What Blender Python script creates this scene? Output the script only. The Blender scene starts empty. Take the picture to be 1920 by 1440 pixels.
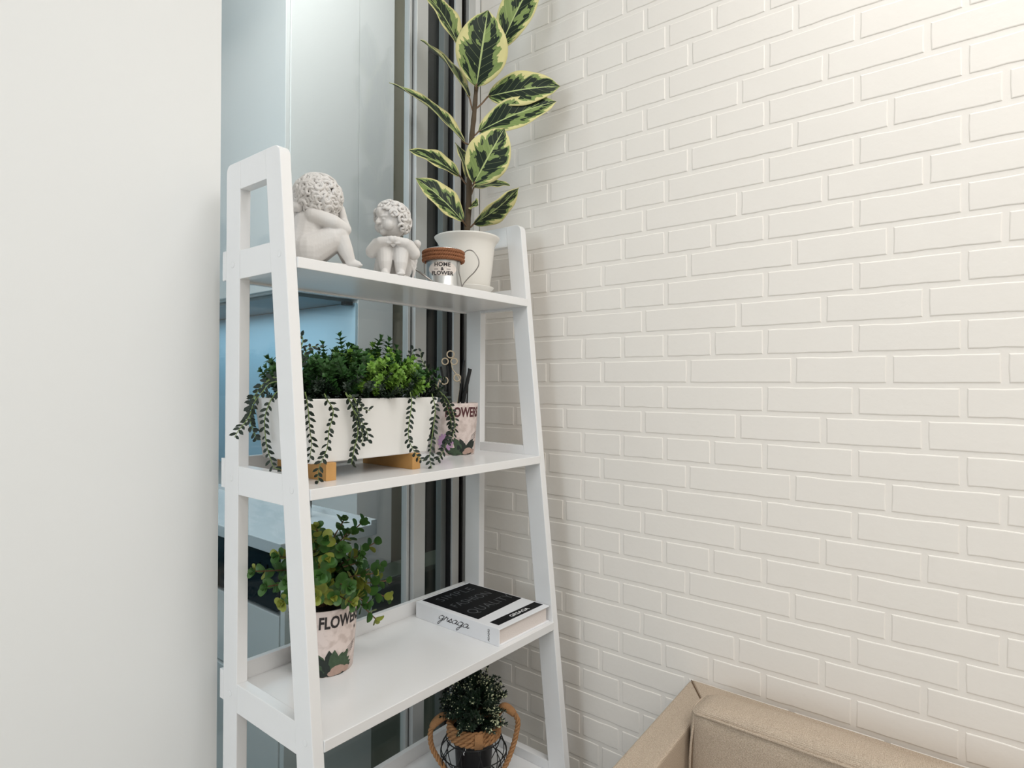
import bpy, bmesh, math, random
from mathutils import Vector, Matrix, noise
random.seed(7)
PI = math.pi
V3 = Vector
C = bpy.context.scene.collection
scene = bpy.context.scene

# ------------------------------------------------------------------ camera, world, lights, exposure
CAM_F, CAM_R, CAM_U = V3((0.777667, 0.628675, 0.001169)), V3((0.628657, -0.777657, 0.00625)), V3((-0.004838, 0.004125, 0.99998))
cd = bpy.data.cameras.new('camera'); cam = bpy.data.objects.new('camera', cd); C.objects.link(cam)
cd.sensor_width = 36; cd.sensor_fit = 'HORIZONTAL'; cd.lens = 21.463; cd.clip_start = .02
m = Matrix.Identity(4)
for i in range(3):
    m[i][0] = CAM_R[i]; m[i][1] = CAM_U[i]; m[i][2] = -CAM_F[i]
m[2][3] = 1.30
cam.matrix_world = m
scene.camera = cam

w = bpy.data.worlds.new('world'); scene.world = w; w.use_nodes = True
w.node_tree.nodes['Background'].inputs[0].default_value = (.93, .96, 1, 1)
w.node_tree.nodes['Background'].inputs[1].default_value = .25

def area(name, loc, target, sx, sy, power, col):
    l = bpy.data.lights.new(name, 'AREA'); l.shape = 'RECTANGLE'; l.size = sx; l.size_y = sy
    l.energy = power; l.color = col
    o = bpy.data.objects.new(name, l); C.objects.link(o); o.location = loc
    o.rotation_euler = (V3(target) - V3(loc)).to_track_quat('-Z', 'Y').to_euler()
    return o
area('ceiling_lamp', (.60, -.50, 2.66), (.60, -.50, 0), .8, 1.4, 15, (1, .99, .975))
area('ceiling_lamp', (-.9, -1.5, 2.66), (-.9, -1.5, 0), 1.1, 1.1, 16, (1, .99, .975))
area('side_cool_fill', (-2.3, .7, 1.6), (0.5, .9, 1.3), 1.2, 1.3, 17, (.76, .88, 1))  # unseen cool fill added at the left for the side faces; no window built
area('kitchen_fill', (-.2, 1.50, 2.1), (1.45, 2.15, 1.35), .7, 1.0, 8, (.92, .96, 1))  # unseen fill added to brighten the cabinet faces; no window stands there
area('kitchen_ceiling_lamp', (1.02, 1.42, 3.26), (1.2, 1.72, 0), 1.1, .45, 14, (1, .96, .935))
area('cabinet_strip_lamp', (1.32, 2.7, 1.612), (1.32, 2.7, 0), .04, 1.2, 1.2, (.62, .86, 1))
vs = scene.view_settings
vs.view_transform = 'Standard'; vs.look = 'None'; vs.gamma = 1; vs.use_curve_mapping = False
vs.exposure = .34

# ------------------------------------------------------------------ materials
def srgb(r, g, b):
    f = lambda c: (c/255/12.92) if c/255 <= .04045 else ((c/255+.055)/1.055)**2.4
    return (f(r), f(g), f(b), 1)
def mat(name, col, rough=.5, metal=0, bump=0, bscale=40, var=0, vscale=6, spec=.5, bdist=.002, emis=None):
    m = bpy.data.materials.new(name); m.use_nodes = True
    nt = m.node_tree; b = nt.nodes['Principled BSDF']
    b.inputs['Base Color'].default_value = col; b.inputs['Roughness'].default_value = rough
    b.inputs['Metallic'].default_value = metal; b.inputs['Specular IOR Level'].default_value = spec
    tc = nt.nodes.new('ShaderNodeTexCoord')
    if var:
        n = nt.nodes.new('ShaderNodeTexNoise'); n.inputs['Scale'].default_value = vscale; n.inputs['Detail'].default_value = 5
        nt.links.new(tc.outputs['Object'], n.inputs['Vector'])
        mx = nt.nodes.new('ShaderNodeMix'); mx.data_type = 'RGBA'; mx.blend_type = 'MIX'
        mx.inputs[6].default_value = col
        mx.inputs[7].default_value = tuple(c*(1-var) for c in col[:3]) + (1,)
        nt.links.new(n.outputs['Fac'], mx.inputs[0]); nt.links.new(mx.outputs[2], b.inputs['Base Color'])
    if bump:
        n = nt.nodes.new('ShaderNodeTexNoise'); n.inputs['Scale'].default_value = bscale; n.inputs['Detail'].default_value = 4
        nt.links.new(tc.outputs['Object'], n.inputs['Vector'])
        bp = nt.nodes.new('ShaderNodeBump'); bp.inputs['Strength'].default_value = bump; bp.inputs['Distance'].default_value = bdist
        nt.links.new(n.outputs['Fac'], bp.inputs['Height']); nt.links.new(bp.outputs[0], b.inputs['Normal'])
    return m
M = {}
M['shelf'] = mat('white_painted_wood', srgb(240, 239, 238), .22, bump=.05, bscale=60, var=.03)
M['brick'] = mat('white_brick_paint', srgb(243, 236, 227), .6, bump=.3, bscale=90, var=.05, vscale=9, bdist=.001)
M['mortar'] = mat('white_mortar_paint', srgb(241, 234, 225), .7, bump=.3, bscale=120, bdist=.001)
M['wall'] = mat('white_plaster', srgb(240, 240, 238), .8, bump=.1)
M['ceil'] = mat('ceiling_paint', srgb(242, 242, 240), .9)
M['floor'] = mat('floor_tile', srgb(200, 198, 192), .35, var=.1)
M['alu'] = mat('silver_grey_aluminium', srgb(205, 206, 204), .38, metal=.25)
M['stileshade'] = mat('shaded_grey_aluminium', srgb(128, 132, 130), .4, metal=.2)  # darker copy of the aluminium, shade of the set-back stile put into its colour
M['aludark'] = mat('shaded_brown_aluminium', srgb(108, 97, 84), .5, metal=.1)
M['gasket'] = mat('black_rubber_gasket', srgb(22, 22, 24), .6)
M['plaster'] = mat('cast_white_stone', srgb(226, 222, 218), .75, bump=.35, bscale=220, bdist=.0008, var=.16, vscale=40)
M['pot'] = mat('cream_glazed_ceramic', srgb(236, 232, 224), .3, spec=.5)
M['soil'] = mat('dark_potting_soil', srgb(34, 28, 24), .95, bump=1, bscale=150, bdist=.004)
M['trunk'] = mat('brown_green_bark', srgb(92, 76, 56), .8, bump=.6, bscale=200, var=.4, vscale=60)
M['petiole'] = mat('brown_petiole', srgb(110, 84, 60), .6)
M['tin'] = mat('galvanised_tin', srgb(205, 205, 203), .28, metal=.85, bump=.1, bscale=30)
M['label'] = mat('cream_oval_label', srgb(226, 216, 208), .5)
M['ink'] = mat('black_ink', srgb(40, 34, 34), .6)
M['inkred'] = mat('dark_red_brown_ink', srgb(84, 38, 42), .6)
M['wire'] = mat('grey_steel_wire', srgb(150, 145, 140), .3, metal=.9)
M['twine'] = mat('reddish_brown_twine', srgb(160, 104, 68), .8, bump=.8, bscale=300, var=.4, vscale=120)
M['rope'] = mat('tan_jute_rope', srgb(188, 138, 92), .85, bump=.8, bscale=300, var=.35, vscale=120)
M['planter'] = mat('cream_white_planter', srgb(240, 238, 234), .45, var=.06)
M['pine'] = mat('yellow_pine_wood', srgb(214, 162, 96), .55, bump=.2, bscale=60, var=.25, vscale=50)
M['dark'] = mat('deep_dark_leaf', srgb(26, 50, 28), .5, var=.5, vscale=60)
M['fern'] = mat('dark_green_foliage', srgb(62, 108, 48), .5, var=.45, vscale=80)
M['bright'] = mat('fresh_green_foliage', srgb(132, 176, 70), .5, var=.35, vscale=60)
M['vine'] = mat('dark_vine_leaf', srgb(24, 42, 28), .6, var=.4, vscale=90)
M['vinestem'] = mat('pale_green_stem', srgb(120, 140, 82), .6)
M['euc1'] = mat('mid_green_round_leaf', srgb(70, 112, 48), .45, var=.4, vscale=50)
M['euc2'] = mat('yellow_green_round_leaf', srgb(150, 158, 66), .45, var=.35, vscale=50)
M['euc3'] = mat('deep_green_round_leaf', srgb(34, 66, 38), .45, var=.4, vscale=50)
M['flower'] = mat('cream_tiny_blossom', srgb(214, 218, 178), .6)
M['bookwhite'] = mat('white_book_cloth', srgb(240, 240, 242), .4)
M['paper'] = mat('page_edges', srgb(226, 216, 210), .8, bump=.3, bscale=400)
M['blackpanel'] = mat('black_cover_print', srgb(9, 10, 13), .6, spec=.15)
M['emboss'] = mat('grey_embossed_lettering', srgb(84, 86, 90), .4)
M['whiteink'] = mat('white_ink', srgb(235, 235, 235), .5)
M['blackpot'] = mat('glossy_black_plastic', srgb(12, 13, 16), .4, spec=.3)
M['blackwire'] = mat('black_coated_wire', srgb(16, 16, 16), .4)
M['stick'] = mat('black_rattan_stick', srgb(18, 17, 17), .6)
M['curl'] = mat('cream_wicker_stem', srgb(214, 196, 168), .7)
M['marble'] = mat('pale_marble_worktop', srgb(225, 232, 236), .25, var=.15, vscale=5)
M['cab'] = mat('white_cabinet_laminate', srgb(240, 241, 240), .5)
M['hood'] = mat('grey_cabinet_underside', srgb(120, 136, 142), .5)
M['oven'] = mat('dark_blue_glass_oven', srgb(14, 30, 40), .15)
M['kwall'] = mat('pale_blue_white_tiles', srgb(190, 222, 238), .4)
M['kdark'] = mat('dark_brown_wall', srgb(30, 27, 22), .8)
M['kolive'] = mat('olive_grey_pier', srgb(150, 146, 124), .7)
M['kfloor'] = mat('grey_green_floor', srgb(92, 102, 90), .35, var=.2, vscale=3)
M['chrome'] = mat('chrome', srgb(220, 225, 228), .12, metal=1)
M['pink'] = mat('pale_violet_petal', srgb(190, 150, 186), .6)
M['leafprint'] = mat('printed_grey_green_leaf', srgb(70, 92, 66), .6, var=.5, vscale=200)
M['leafprint2'] = mat('printed_dark_leaf', srgb(34, 44, 38), .6, var=.4, vscale=200)
M['stoneprint'] = mat('printed_pinkish_pebble', srgb(190, 160, 146), .6, var=.3, vscale=200)

def sofa_mat():
    m = mat('beige_woven_linen', srgb(180, 160, 140), .9)
    nt = m.node_tree; b = nt.nodes['Principled BSDF']; tc = nt.nodes['Texture Coordinate']
    n = nt.nodes.new('ShaderNodeTexNoise'); n.inputs['Scale'].default_value = 700; n.inputs['Detail'].default_value = 6
    nt.links.new(tc.outputs['Object'], n.inputs['Vector'])
    r = nt.nodes.new('ShaderNodeValToRGB')
    r.color_ramp.elements[0].position = .3; r.color_ramp.elements[0].color = srgb(166, 148, 128)
    r.color_ramp.elements[1].position = .7; r.color_ramp.elements[1].color = srgb(206, 188, 168)
    nt.links.new(n.outputs['Fac'], r.inputs[0]); nt.links.new(r.outputs[0], b.inputs['Base Color'])
    wv = []
    for ax in ('X', 'Y', 'Z'):
        t = nt.nodes.new('ShaderNodeTexWave'); t.bands_direction = ax; t.inputs['Scale'].default_value = 160
        t.inputs['Distortion'].default_value = 3
        nt.links.new(tc.outputs['Object'], t.inputs['Vector']); wv.append(t)
    a = nt.nodes.new('ShaderNodeMath'); a.operation = 'ADD'; nt.links.new(wv[0].outputs[1], a.inputs[0]); nt.links.new(wv[1].outputs[1], a.inputs[1])
    a2 = nt.nodes.new('ShaderNodeMath'); a2.operation = 'ADD'; nt.links.new(a.outputs[0], a2.inputs[0]); nt.links.new(wv[2].outputs[1], a2.inputs[1])
    bp = nt.nodes.new('ShaderNodeBump'); bp.inputs['Strength'].default_value = .5; bp.inputs['Distance'].default_value = .0008
    nt.links.new(a2.outputs[0], bp.inputs['Height']); nt.links.new(bp.outputs[0], b.inputs['Normal'])
    return m
M['sofa'] = sofa_mat()

def potprint_mat(name, base, blot):
    m = mat(name, base, .55)
    nt = m.node_tree; b = nt.nodes['Principled BSDF']; tc = nt.nodes['Texture Coordinate']
    n = nt.nodes.new('ShaderNodeTexNoise'); n.inputs['Scale'].default_value = 70; n.inputs['Detail'].default_value = 8
    nt.links.new(tc.outputs['Object'], n.inputs['Vector'])
    r = nt.nodes.new('ShaderNodeValToRGB')
    r.color_ramp.elements[0].position = .38; r.color_ramp.elements[0].color = blot
    r.color_ramp.elements[1].position = .55; r.color_ramp.elements[1].color = base
    nt.links.new(n.outputs['Fac'], r.inputs[0]); nt.links.new(r.outputs[0], b.inputs['Base Color'])
    return m
M['potprint'] = potprint_mat('distressed_pinkish_white_print', srgb(226, 210, 203), srgb(204, 186, 178))

def glass_mat(name, tint):
    m = bpy.data.materials.new(name); m.use_nodes = True
    nt = m.node_tree; nt.nodes.clear()
    o = nt.nodes.new('ShaderNodeOutputMaterial'); t = nt.nodes.new('ShaderNodeBsdfTransparent'); g = nt.nodes.new('ShaderNodeBsdfGlossy')
    f = nt.nodes.new('ShaderNodeFresnel'); x = nt.nodes.new('ShaderNodeMixShader')
    geo = nt.nodes.new('ShaderNodeNewGeometry'); mr = nt.nodes.new('ShaderNodeMapRange')      # the same reflectance on both faces of the pane
    mr.inputs['To Min'].default_value = 1.5; mr.inputs['To Max'].default_value = 1/1.5
    nt.links.new(geo.outputs['Backfacing'], mr.inputs['Value']); nt.links.new(mr.outputs[0], f.inputs[0]); g.inputs['Roughness'].default_value = .01; t.inputs[0].default_value = tint
    nt.links.new(f.outputs[0], x.inputs[0]); nt.links.new(t.outputs[0], x.inputs[1]); nt.links.new(g.outputs[0], x.inputs[2])
    nt.links.new(x.outputs[0], o.inputs[0])
    return m
M['glass'] = glass_mat('clear_window_glass', (.93, .97, .97, 1))

def ficus_mat():
    m = bpy.data.materials.new('variegated_rubber_leaf'); m.use_nodes = True
    nt = m.node_tree; b = nt.nodes['Principled BSDF']; b.inputs['Roughness'].default_value = .5; b.inputs['Specular IOR Level'].default_value = .25
    N = nt.nodes.new; Lk = nt.links.new
    uv = N('ShaderNodeUVMap'); uv.uv_map = 'leaf'
    sp = N('ShaderNodeSeparateXYZ'); Lk(uv.outputs[0], sp.inputs[0])
    oi = N('ShaderNodeObjectInfo')
    def mth(op, a, bb=None, c=None):
        n = N('ShaderNodeMath'); n.operation = op
        for i, v in enumerate((a, bb, c)):
            if v is None: continue
            if isinstance(v, (int, float)): n.inputs[i].default_value = v
            else: Lk(v, n.inputs[i])
        return n.outputs[0]
    x = mth('MULTIPLY', mth('SUBTRACT', sp.outputs[0], .5), 2)      # -1..1
    ax = mth('ABSOLUTE', x); y = sp.outputs[1]
    s = mth('SUBTRACT', y, mth('MULTIPLY', ax, .28))                 # along the side veins
    side = mth('SIGN', x)
    cx = N('ShaderNodeCombineXYZ'); Lk(mth('MULTIPLY', s, 1.0), cx.inputs[0]); Lk(mth('MULTIPLY', side, 3.1), cx.inputs[1]); Lk(mth('MULTIPLY', oi.outputs['Random'], 37), cx.inputs[2])
    n1 = N('ShaderNodeTexNoise'); n1.inputs['Scale'].default_value = 6.5; n1.inputs['Detail'].default_value = 2; Lk(cx.outputs[0], n1.inputs['Vector'])
    n2 = N('ShaderNodeTexNoise'); n2.inputs['Scale'].default_value = 28; n2.inputs['Detail'].default_value = 3; Lk(cx.outputs[0], n2.inputs['Vector'])
    cx2 = N('ShaderNodeCombineXYZ'); Lk(mth('MULTIPLY', s, 1), cx2.inputs[0]); Lk(mth('ADD', mth('MULTIPLY', side, 7.7), mth('MULTIPLY', ax, .35)), cx2.inputs[1]); Lk(mth('MULTIPLY', oi.outputs['Random'], 61), cx2.inputs[2])
    n3 = N('ShaderNodeTexNoise'); n3.inputs['Scale'].default_value = 5; n3.inputs['Detail'].default_value = 2; Lk(cx2.outputs[0], n3.inputs['Vector'])
    thr = mth('ADD', mth('MULTIPLY', n1.outputs['Fac'], 1.5), mth('MULTIPLY', n2.outputs['Fac'], .45))       # ~.97 mean
    thr = mth('SUBTRACT', thr, .16)
    inner = mth('LESS_THAN', ax, mth('MINIMUM', thr, .9))
    thr2 = mth('SUBTRACT', thr, .16)
    darkz = mth('MULTIPLY', mth('LESS_THAN', ax, mth('MINIMUM', thr2, .84)), mth('GREATER_THAN', n3.outputs['Fac'], .44))
    cream = N('ShaderNodeRGB'); cream.outputs[0].default_value = srgb(214, 206, 146)
    mid = N('ShaderNodeMix'); mid.data_type = 'RGBA'; mid.inputs[6].default_value = srgb(96, 120, 66); mid.inputs[7].default_value = srgb(146, 162, 98)
    Lk(n2.outputs['Fac'], mid.inputs[0])
    m1 = N('ShaderNodeMix'); m1.data_type = 'RGBA'; Lk(inner, m1.inputs[0]); Lk(cream.outputs[0], m1.inputs[6]); Lk(mid.outputs[2], m1.inputs[7])
    m2 = N('ShaderNodeMix'); m2.data_type = 'RGBA'; Lk(darkz, m2.inputs[0]); Lk(m1.outputs[2], m2.inputs[6]); m2.inputs[7].default_value = srgb(24, 38, 26)
    # midrib and side veins
    rib = mth('LESS_THAN', ax, .035)
    fr = mth('FRACT', mth('MULTIPLY', s, 9)); vein = mth('MULTIPLY', mth('LESS_THAN', fr, .055), mth('LESS_THAN', ax, .72))
    vv = mth('MAXIMUM', rib, mth('MULTIPLY', vein, .35))
    m3 = N('ShaderNodeMix'); m3.data_type = 'RGBA'; Lk(vv, m3.inputs[0]); Lk(m2.outputs[2], m3.inputs[6]); m3.inputs[7].default_value = srgb(176, 190, 128)
    Lk(m3.outputs[2], b.inputs['Base Color'])
    return m
M['ficus'] = ficus_mat()

# ------------------------------------------------------------------ helpers
ROOT = {}
def mesh_from(verts, faces, name='mesh', smooth=False, uvs=None):
    me = bpy.data.meshes.new(name); me.from_pydata([tuple(v) for v in verts], [], faces)
    if smooth:
        for p in me.polygons: p.use_smooth = True
    if uvs:
        l = me.uv_layers.new(name='leaf')
        for lp in me.loops: l.data[lp.index].uv = uvs[lp.vertex_index]
    return me
def fix_normals(me):
    bm = bmesh.new(); bm.from_mesh(me); bmesh.ops.recalc_face_normals(bm, faces=bm.faces); bm.to_mesh(me); bm.free()
class G:
    """collects geometry (world coordinates) for ONE mesh"""
    def __init__(s): s.v = []; s.f = []; s.mi = []; s.cur = 0
    def add(s, vs, fs):
        b = len(s.v); s.v += [V3(v) for v in vs]; s.f += [tuple(b+i for i in f) for f in fs]; s.mi += [s.cur]*len(fs); return s
    def box(s, x0, x1, y0, y1, z0, z1):
        return s.add([(x0,y0,z0),(x1,y0,z0),(x1,y1,z0),(x0,y1,z0),(x0,y0,z1),(x1,y0,z1),(x1,y1,z1),(x0,y1,z1)],
                     [(0,3,2,1),(4,5,6,7),(0,1,5,4),(1,2,6,5),(2,3,7,6),(3,0,4,7)])
    def prism_x(s, x0, x1, yz):
        n = len(yz)
        return s.add([(x0,y,z) for y,z in yz]+[(x1,y,z) for y,z in yz],
                     [tuple(range(n-1,-1,-1)), tuple(range(n,2*n))]+[(i,(i+1)%n,n+(i+1)%n,n+i) for i in range(n)])
    def tube(s, pts, r, seg=8, closed=False, rs=None, flat=None):
        pts = [V3(p) for p in pts]; n = len(pts); up = None; rings = []
        for i, p in enumerate(pts):
            a = pts[(i-1) % n] if (closed or i > 0) else p
            b = pts[(i+1) % n] if (closed or i < n-1) else p
            t = (b-a).normalized() if (b-a).length > 1e-9 else V3((0,0,1))
            if up is None:
                up = V3((0,0,1)) if abs(t.z) < .9 else V3((1,0,0))
            u = (up - t*up.dot(t))
            if u.length < 1e-6: u = t.orthogonal()
            u.normalize(); up = u; w = t.cross(u)
            rr = rs[i] if rs else r
            rings.append([p + (u*math.cos(2*PI*k/seg) + w*math.sin(2*PI*k/seg))*rr for k in range(seg)])
        vs = [v for ring in rings for v in ring]; fs = []
        for i in range(n if closed else n-1):
            j = (i+1) % n
            for k in range(seg):
                fs.append((i*seg+k, i*seg+(k+1) % seg, j*seg+(k+1) % seg, j*seg+k))
        if not closed:
            fs.append(tuple(range(seg-1, -1, -1))); fs.append(tuple((n-1)*seg+k for k in range(seg)))
        return s.add(vs, fs)
    def lathe(s, cx, cy, prof, seg=48, cap0=True, cap1=True):
        vs = [(cx+r*math.cos(2*PI*k/seg), cy+r*math.sin(2*PI*k/seg), z) for r, z in prof for k in range(seg)]
        fs = [(i*seg+k, i*seg+(k+1) % seg, (i+1)*seg+(k+1) % seg, (i+1)*seg+k) for i in range(len(prof)-1) for k in range(seg)]
        if cap0: fs.append(tuple(range(seg-1, -1, -1)))
        if cap1: fs.append(tuple((len(prof)-1)*seg+k for k in range(seg)))
        return s.add(vs, fs)
    def ball(s, c, r, seg=8, rings=6, sc=(1,1,1)):
        c = V3(c); vs = [c+V3((0,0,-r*sc[2]))]
        for i in range(1, rings):
            a = -PI/2+PI*i/rings
            for k in range(seg):
                t = 2*PI*k/seg; vs.append(c+V3((r*sc[0]*math.cos(a)*math.cos(t), r*sc[1]*math.cos(a)*math.sin(t), r*sc[2]*math.sin(a))))
        vs.append(c+V3((0,0,r*sc[2]))); fs = []
        for k in range(seg): fs.append((0, 1+(k+1) % seg, 1+k))
        for i in range(rings-2):
            for k in range(seg): fs.append((1+i*seg+k, 1+i*seg+(k+1) % seg, 1+(i+1)*seg+(k+1) % seg, 1+(i+1)*seg+k))
        l = len(vs)-1; b = 1+(rings-2)*seg
        for k in range(seg): fs.append((b+k, b+(k+1) % seg, l))
        return s.add(vs, fs)
    def leaf(s, base, d, n, L, W, bend=.15):
        """a small pointed leaf, 6 triangles' worth of quads"""
        base = V3(base); d = V3(d).normalized(); n = V3(n); n = (n-d*n.dot(d))
        n = n.normalized() if n.length > 1e-5 else d.orthogonal().normalized(); sd = d.cross(n)
        P = lambda t, x, h: base+d*(L*t)+sd*(W*.5*x)+n*(L*h)
        vs = [P(0,0,0), P(.35,-.85,bend*.5), P(.35,0,0), P(.35,.85,bend*.5), P(.72,-.8,bend*.3), P(.72,0,-bend*.2), P(.72,.8,bend*.3), P(1,0,-bend)]
        return s.add(vs, [(0,2,1),(0,3,2),(1,2,5,4),(2,3,6,5),(4,5,7),(5,6,7)])
    def shift(s, o):
        o = V3(o); s.v = [v-o for v in s.v]; return s
def smooth_pts(pts, k=6):
    """Catmull-Rom through the given points"""
    P = [V3(p) for p in pts]; P = [P[0]*2-P[1]]+P+[P[-1]*2-P[-2]]; out = []
    for i in range(1, len(P)-2):
        for j in range(k):
            t = j/k
            out.append(.5*((2*P[i])+(P[i+1]-P[i-1])*t+(2*P[i-1]-5*P[i]+4*P[i+1]-P[i+2])*t*t+(3*P[i]-P[i-1]-3*P[i+1]+P[i+2])*t**3))
    out.append(P[-2]); return out
def tag(o, label=None, cat=None, group=None, kind=None):
    if label: o['label'] = label
    if cat: o['category'] = cat
    if group: o['group'] = group
    if kind: o['kind'] = kind
    return o
def empty(name, loc, label, cat, group=None, kind=None):
    o = bpy.data.objects.new(name, None); C.objects.link(o); o.location = loc; o.empty_display_size = .05
    ROOT[o.name] = V3(loc); return tag(o, label, cat, group, kind)
def rootloc(p):
    return ROOT.get(p.name, V3((0,0,0))) if p else V3((0,0,0))
def part(name, g, m, parent=None, smooth=False, bevel=0, kind=None, label=None, seg=2):
    """g: a G in world coordinates; links it as one object under its thing"""
    off = rootloc(parent)
    if parent is None and g.v:                       # own origin at the foot of the thing
        xs = [v.x for v in g.v]; ys = [v.y for v in g.v]; off = V3(((min(xs)+max(xs))/2, (min(ys)+max(ys))/2, min(v.z for v in g.v)))
    me = mesh_from([v-off for v in g.v], g.f, name, smooth)
    if len(g.f) < 6000: fix_normals(me)
    o = bpy.data.objects.new(name, me); C.objects.link(o)
    ms = m if isinstance(m, (list, tuple)) else [m]
    for mm in ms: me.materials.append(M[mm] if isinstance(mm, str) else mm)
    if len(ms) > 1:
        for p, i in zip(me.polygons, g.mi): p.material_index = i
    if parent is None: o.location = off
    else: o.parent = parent
    ROOT[o.name] = off
    if bevel:
        bv = o.modifiers.new('bevel', 'BEVEL'); bv.width = bevel; bv.segments = seg; bv.limit_method = 'ANGLE'; bv.angle_limit = math.radians(40)
        bv.harden_normals = False
    if kind: o['kind'] = kind
    if label: o['label'] = label
    return o
def inst(name, me, parent, loc, rot=None, sc=1.0, kind=None):
    """a copy sharing mesh data; loc in world space"""
    o = bpy.data.objects.new(name, me); C.objects.link(o); o.parent = parent
    o.location = V3(loc)-rootloc(parent)
    if rot is not None: o.rotation_mode = 'QUATERNION'; o.rotation_quaternion = rot
    o.scale = (sc,)*3 if isinstance(sc, (int, float)) else sc
    ROOT[o.name] = rootloc(parent)
    return o
def bake(me_obj):
    dg = bpy.context.evaluated_depsgraph_get(); ev = me_obj.evaluated_get(dg)
    me = bpy.data.meshes.new_from_object(ev); return me
def sculpt(g, voxel, iters=6, fac=.5, extra=None):
    """union of overlapping closed shapes into one continuous surface"""
    me = mesh_from(g.v, g.f); fix_normals(me); o = bpy.data.objects.new('tmp', me); C.objects.link(o)
    r = o.modifiers.new('r', 'REMESH'); r.mode = 'VOXEL'; r.voxel_size = voxel; r.use_smooth_shade = True
    if iters:
        s = o.modifiers.new('s', 'SMOOTH'); s.factor = fac; s.iterations = iters
    out = bake(o); bpy.data.objects.remove(o); bpy.data.meshes.remove(me)
    for p in out.polygons: p.use_smooth = True
    return out
def text_geo(s, size, bold=0, align='CENTER', spacing=1.0, extrude=0):
    cu = bpy.data.curves.new('t', 'FONT'); cu.body = s; cu.size = size; cu.align_x = align; cu.offset = bold
    cu.space_character = spacing; cu.resolution_u = 3; cu.extrude = extrude
    o = bpy.data.objects.new('t', cu); C.objects.link(o); me = bake(o)
    v = [x.co.copy() for x in me.vertices]; f = [tuple(p.vertices) for p in me.polygons]
    bpy.data.objects.remove(o); bpy.data.curves.remove(cu); bpy.data.meshes.remove(me)
    return v, f
def link_mesh(name, me, m, parent):
    o = bpy.data.objects.new(name, me); C.objects.link(o); o.parent = parent; me.materials.clear(); me.materials.append(M[m]); ROOT[o.name] = rootloc(parent); return o
def frame_to(d, up=(0,0,1)):
    """quaternion taking local +Z to d"""
    return V3(d).normalized().to_track_quat('Z', 'Y')

# ------------------------------------------------------------------ plant growth points (metres)
VINES = [
    [(0.5147, 0.86, 1.2973), (0.5133, 0.89, 1.3089), (0.5032, 0.91, 1.2987), (0.4937, 0.92, 1.2801), (0.4877, 0.925, 1.2633), (0.4923, 0.93, 1.2368), (0.5023, 0.93, 1.2083)],
    [(0.4901, 0.91, 1.2803), (0.478, 0.9, 1.2577), (0.461, 0.885, 1.2426), (0.4453, 0.875, 1.2312), (0.4365, 0.87, 1.2211)],
    [(0.5057, 0.86, 1.303), (0.4922, 0.87, 1.3004), (0.4841, 0.88, 1.2865), (0.476, 0.89, 1.2694), (0.4755, 0.9, 1.2536)],
    [(0.5102, 0.86, 1.2948), (0.4967, 0.87, 1.2809), (0.4831, 0.87, 1.2488), (0.4851, 0.87, 1.2116), (0.4913, 0.87, 1.1884), (0.4955, 0.865, 1.1722), (0.5002, 0.855, 1.1694)],
    [(0.5158, 0.815, 1.2872), (0.5204, 0.815, 1.2671), (0.5243, 0.815, 1.2309), (0.5272, 0.815, 1.2106), (0.5247, 0.815, 1.185)],
    [(0.5489, 0.815, 1.2845), (0.5547, 0.815, 1.2746), (0.5654, 0.815, 1.2561), (0.5579, 0.815, 1.2274), (0.5543, 0.815, 1.1996), (0.5404, 0.815, 1.1705), (0.5396, 0.815, 1.1486)],
    [(0.588, 0.815, 1.2842), (0.5962, 0.815, 1.2722), (0.6088, 0.815, 1.2436), (0.6121, 0.815, 1.2184), (0.606, 0.815, 1.1965), (0.6, 0.815, 1.1704)],
    [(0.5898, 0.812, 1.2809), (0.6042, 0.812, 1.2722), (0.6128, 0.812, 1.2393), (0.6193, 0.812, 1.2173), (0.6173, 0.812, 1.2027)],
    [(0.5929, 0.812, 1.2825), (0.6063, 0.812, 1.2738), (0.62, 0.812, 1.2598), (0.634, 0.812, 1.2559)],
    [(0.6023, 0.812, 1.2568), (0.6138, 0.812, 1.2418), (0.6267, 0.812, 1.2247), (0.63, 0.812, 1.2088)],
    [(0.7231, 0.815, 1.2861), (0.727, 0.815, 1.2663), (0.7211, 0.815, 1.2298), (0.72, 0.815, 1.2065), (0.7302, 0.815, 1.1851), (0.7442, 0.815, 1.1687), (0.7571, 0.815, 1.1608)],
    [(0.7729, 0.812, 1.2829), (0.7812, 0.812, 1.2536), (0.7762, 0.812, 1.2177), (0.7711, 0.812, 1.1879), (0.7687, 0.812, 1.1668), (0.7742, 0.812, 1.143)],
    [(0.8202, 0.85, 1.2984), (0.8434, 0.85, 1.2673), (0.8599, 0.85, 1.2323), (0.8616, 0.85, 1.2091), (0.845, 0.845, 1.1843), (0.8188, 0.84, 1.155)],
    [(0.8174, 0.85, 1.2943), (0.8392, 0.84, 1.2717), (0.8571, 0.84, 1.2433), (0.8618, 0.84, 1.217), (0.8516, 0.84, 1.1904)],
    [(0.7953, 0.85, 1.2852), (0.8127, 0.86, 1.3158), (0.7996, 0.87, 1.3493), (0.7995, 0.87, 1.3636)],
    [(0.7709, 0.86, 1.2852), (0.7836, 0.87, 1.3204), (0.7842, 0.88, 1.3489), (0.7881, 0.88, 1.3664)],
    [(0.5328, 0.86, 1.3157), (0.5419, 0.86, 1.3453), (0.5561, 0.86, 1.3587), (0.5737, 0.86, 1.3579)],
    [(0.5309, 0.86, 1.324), (0.5354, 0.86, 1.3492), (0.5399, 0.86, 1.3679), (0.537, 0.86, 1.3744)],
]
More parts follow.
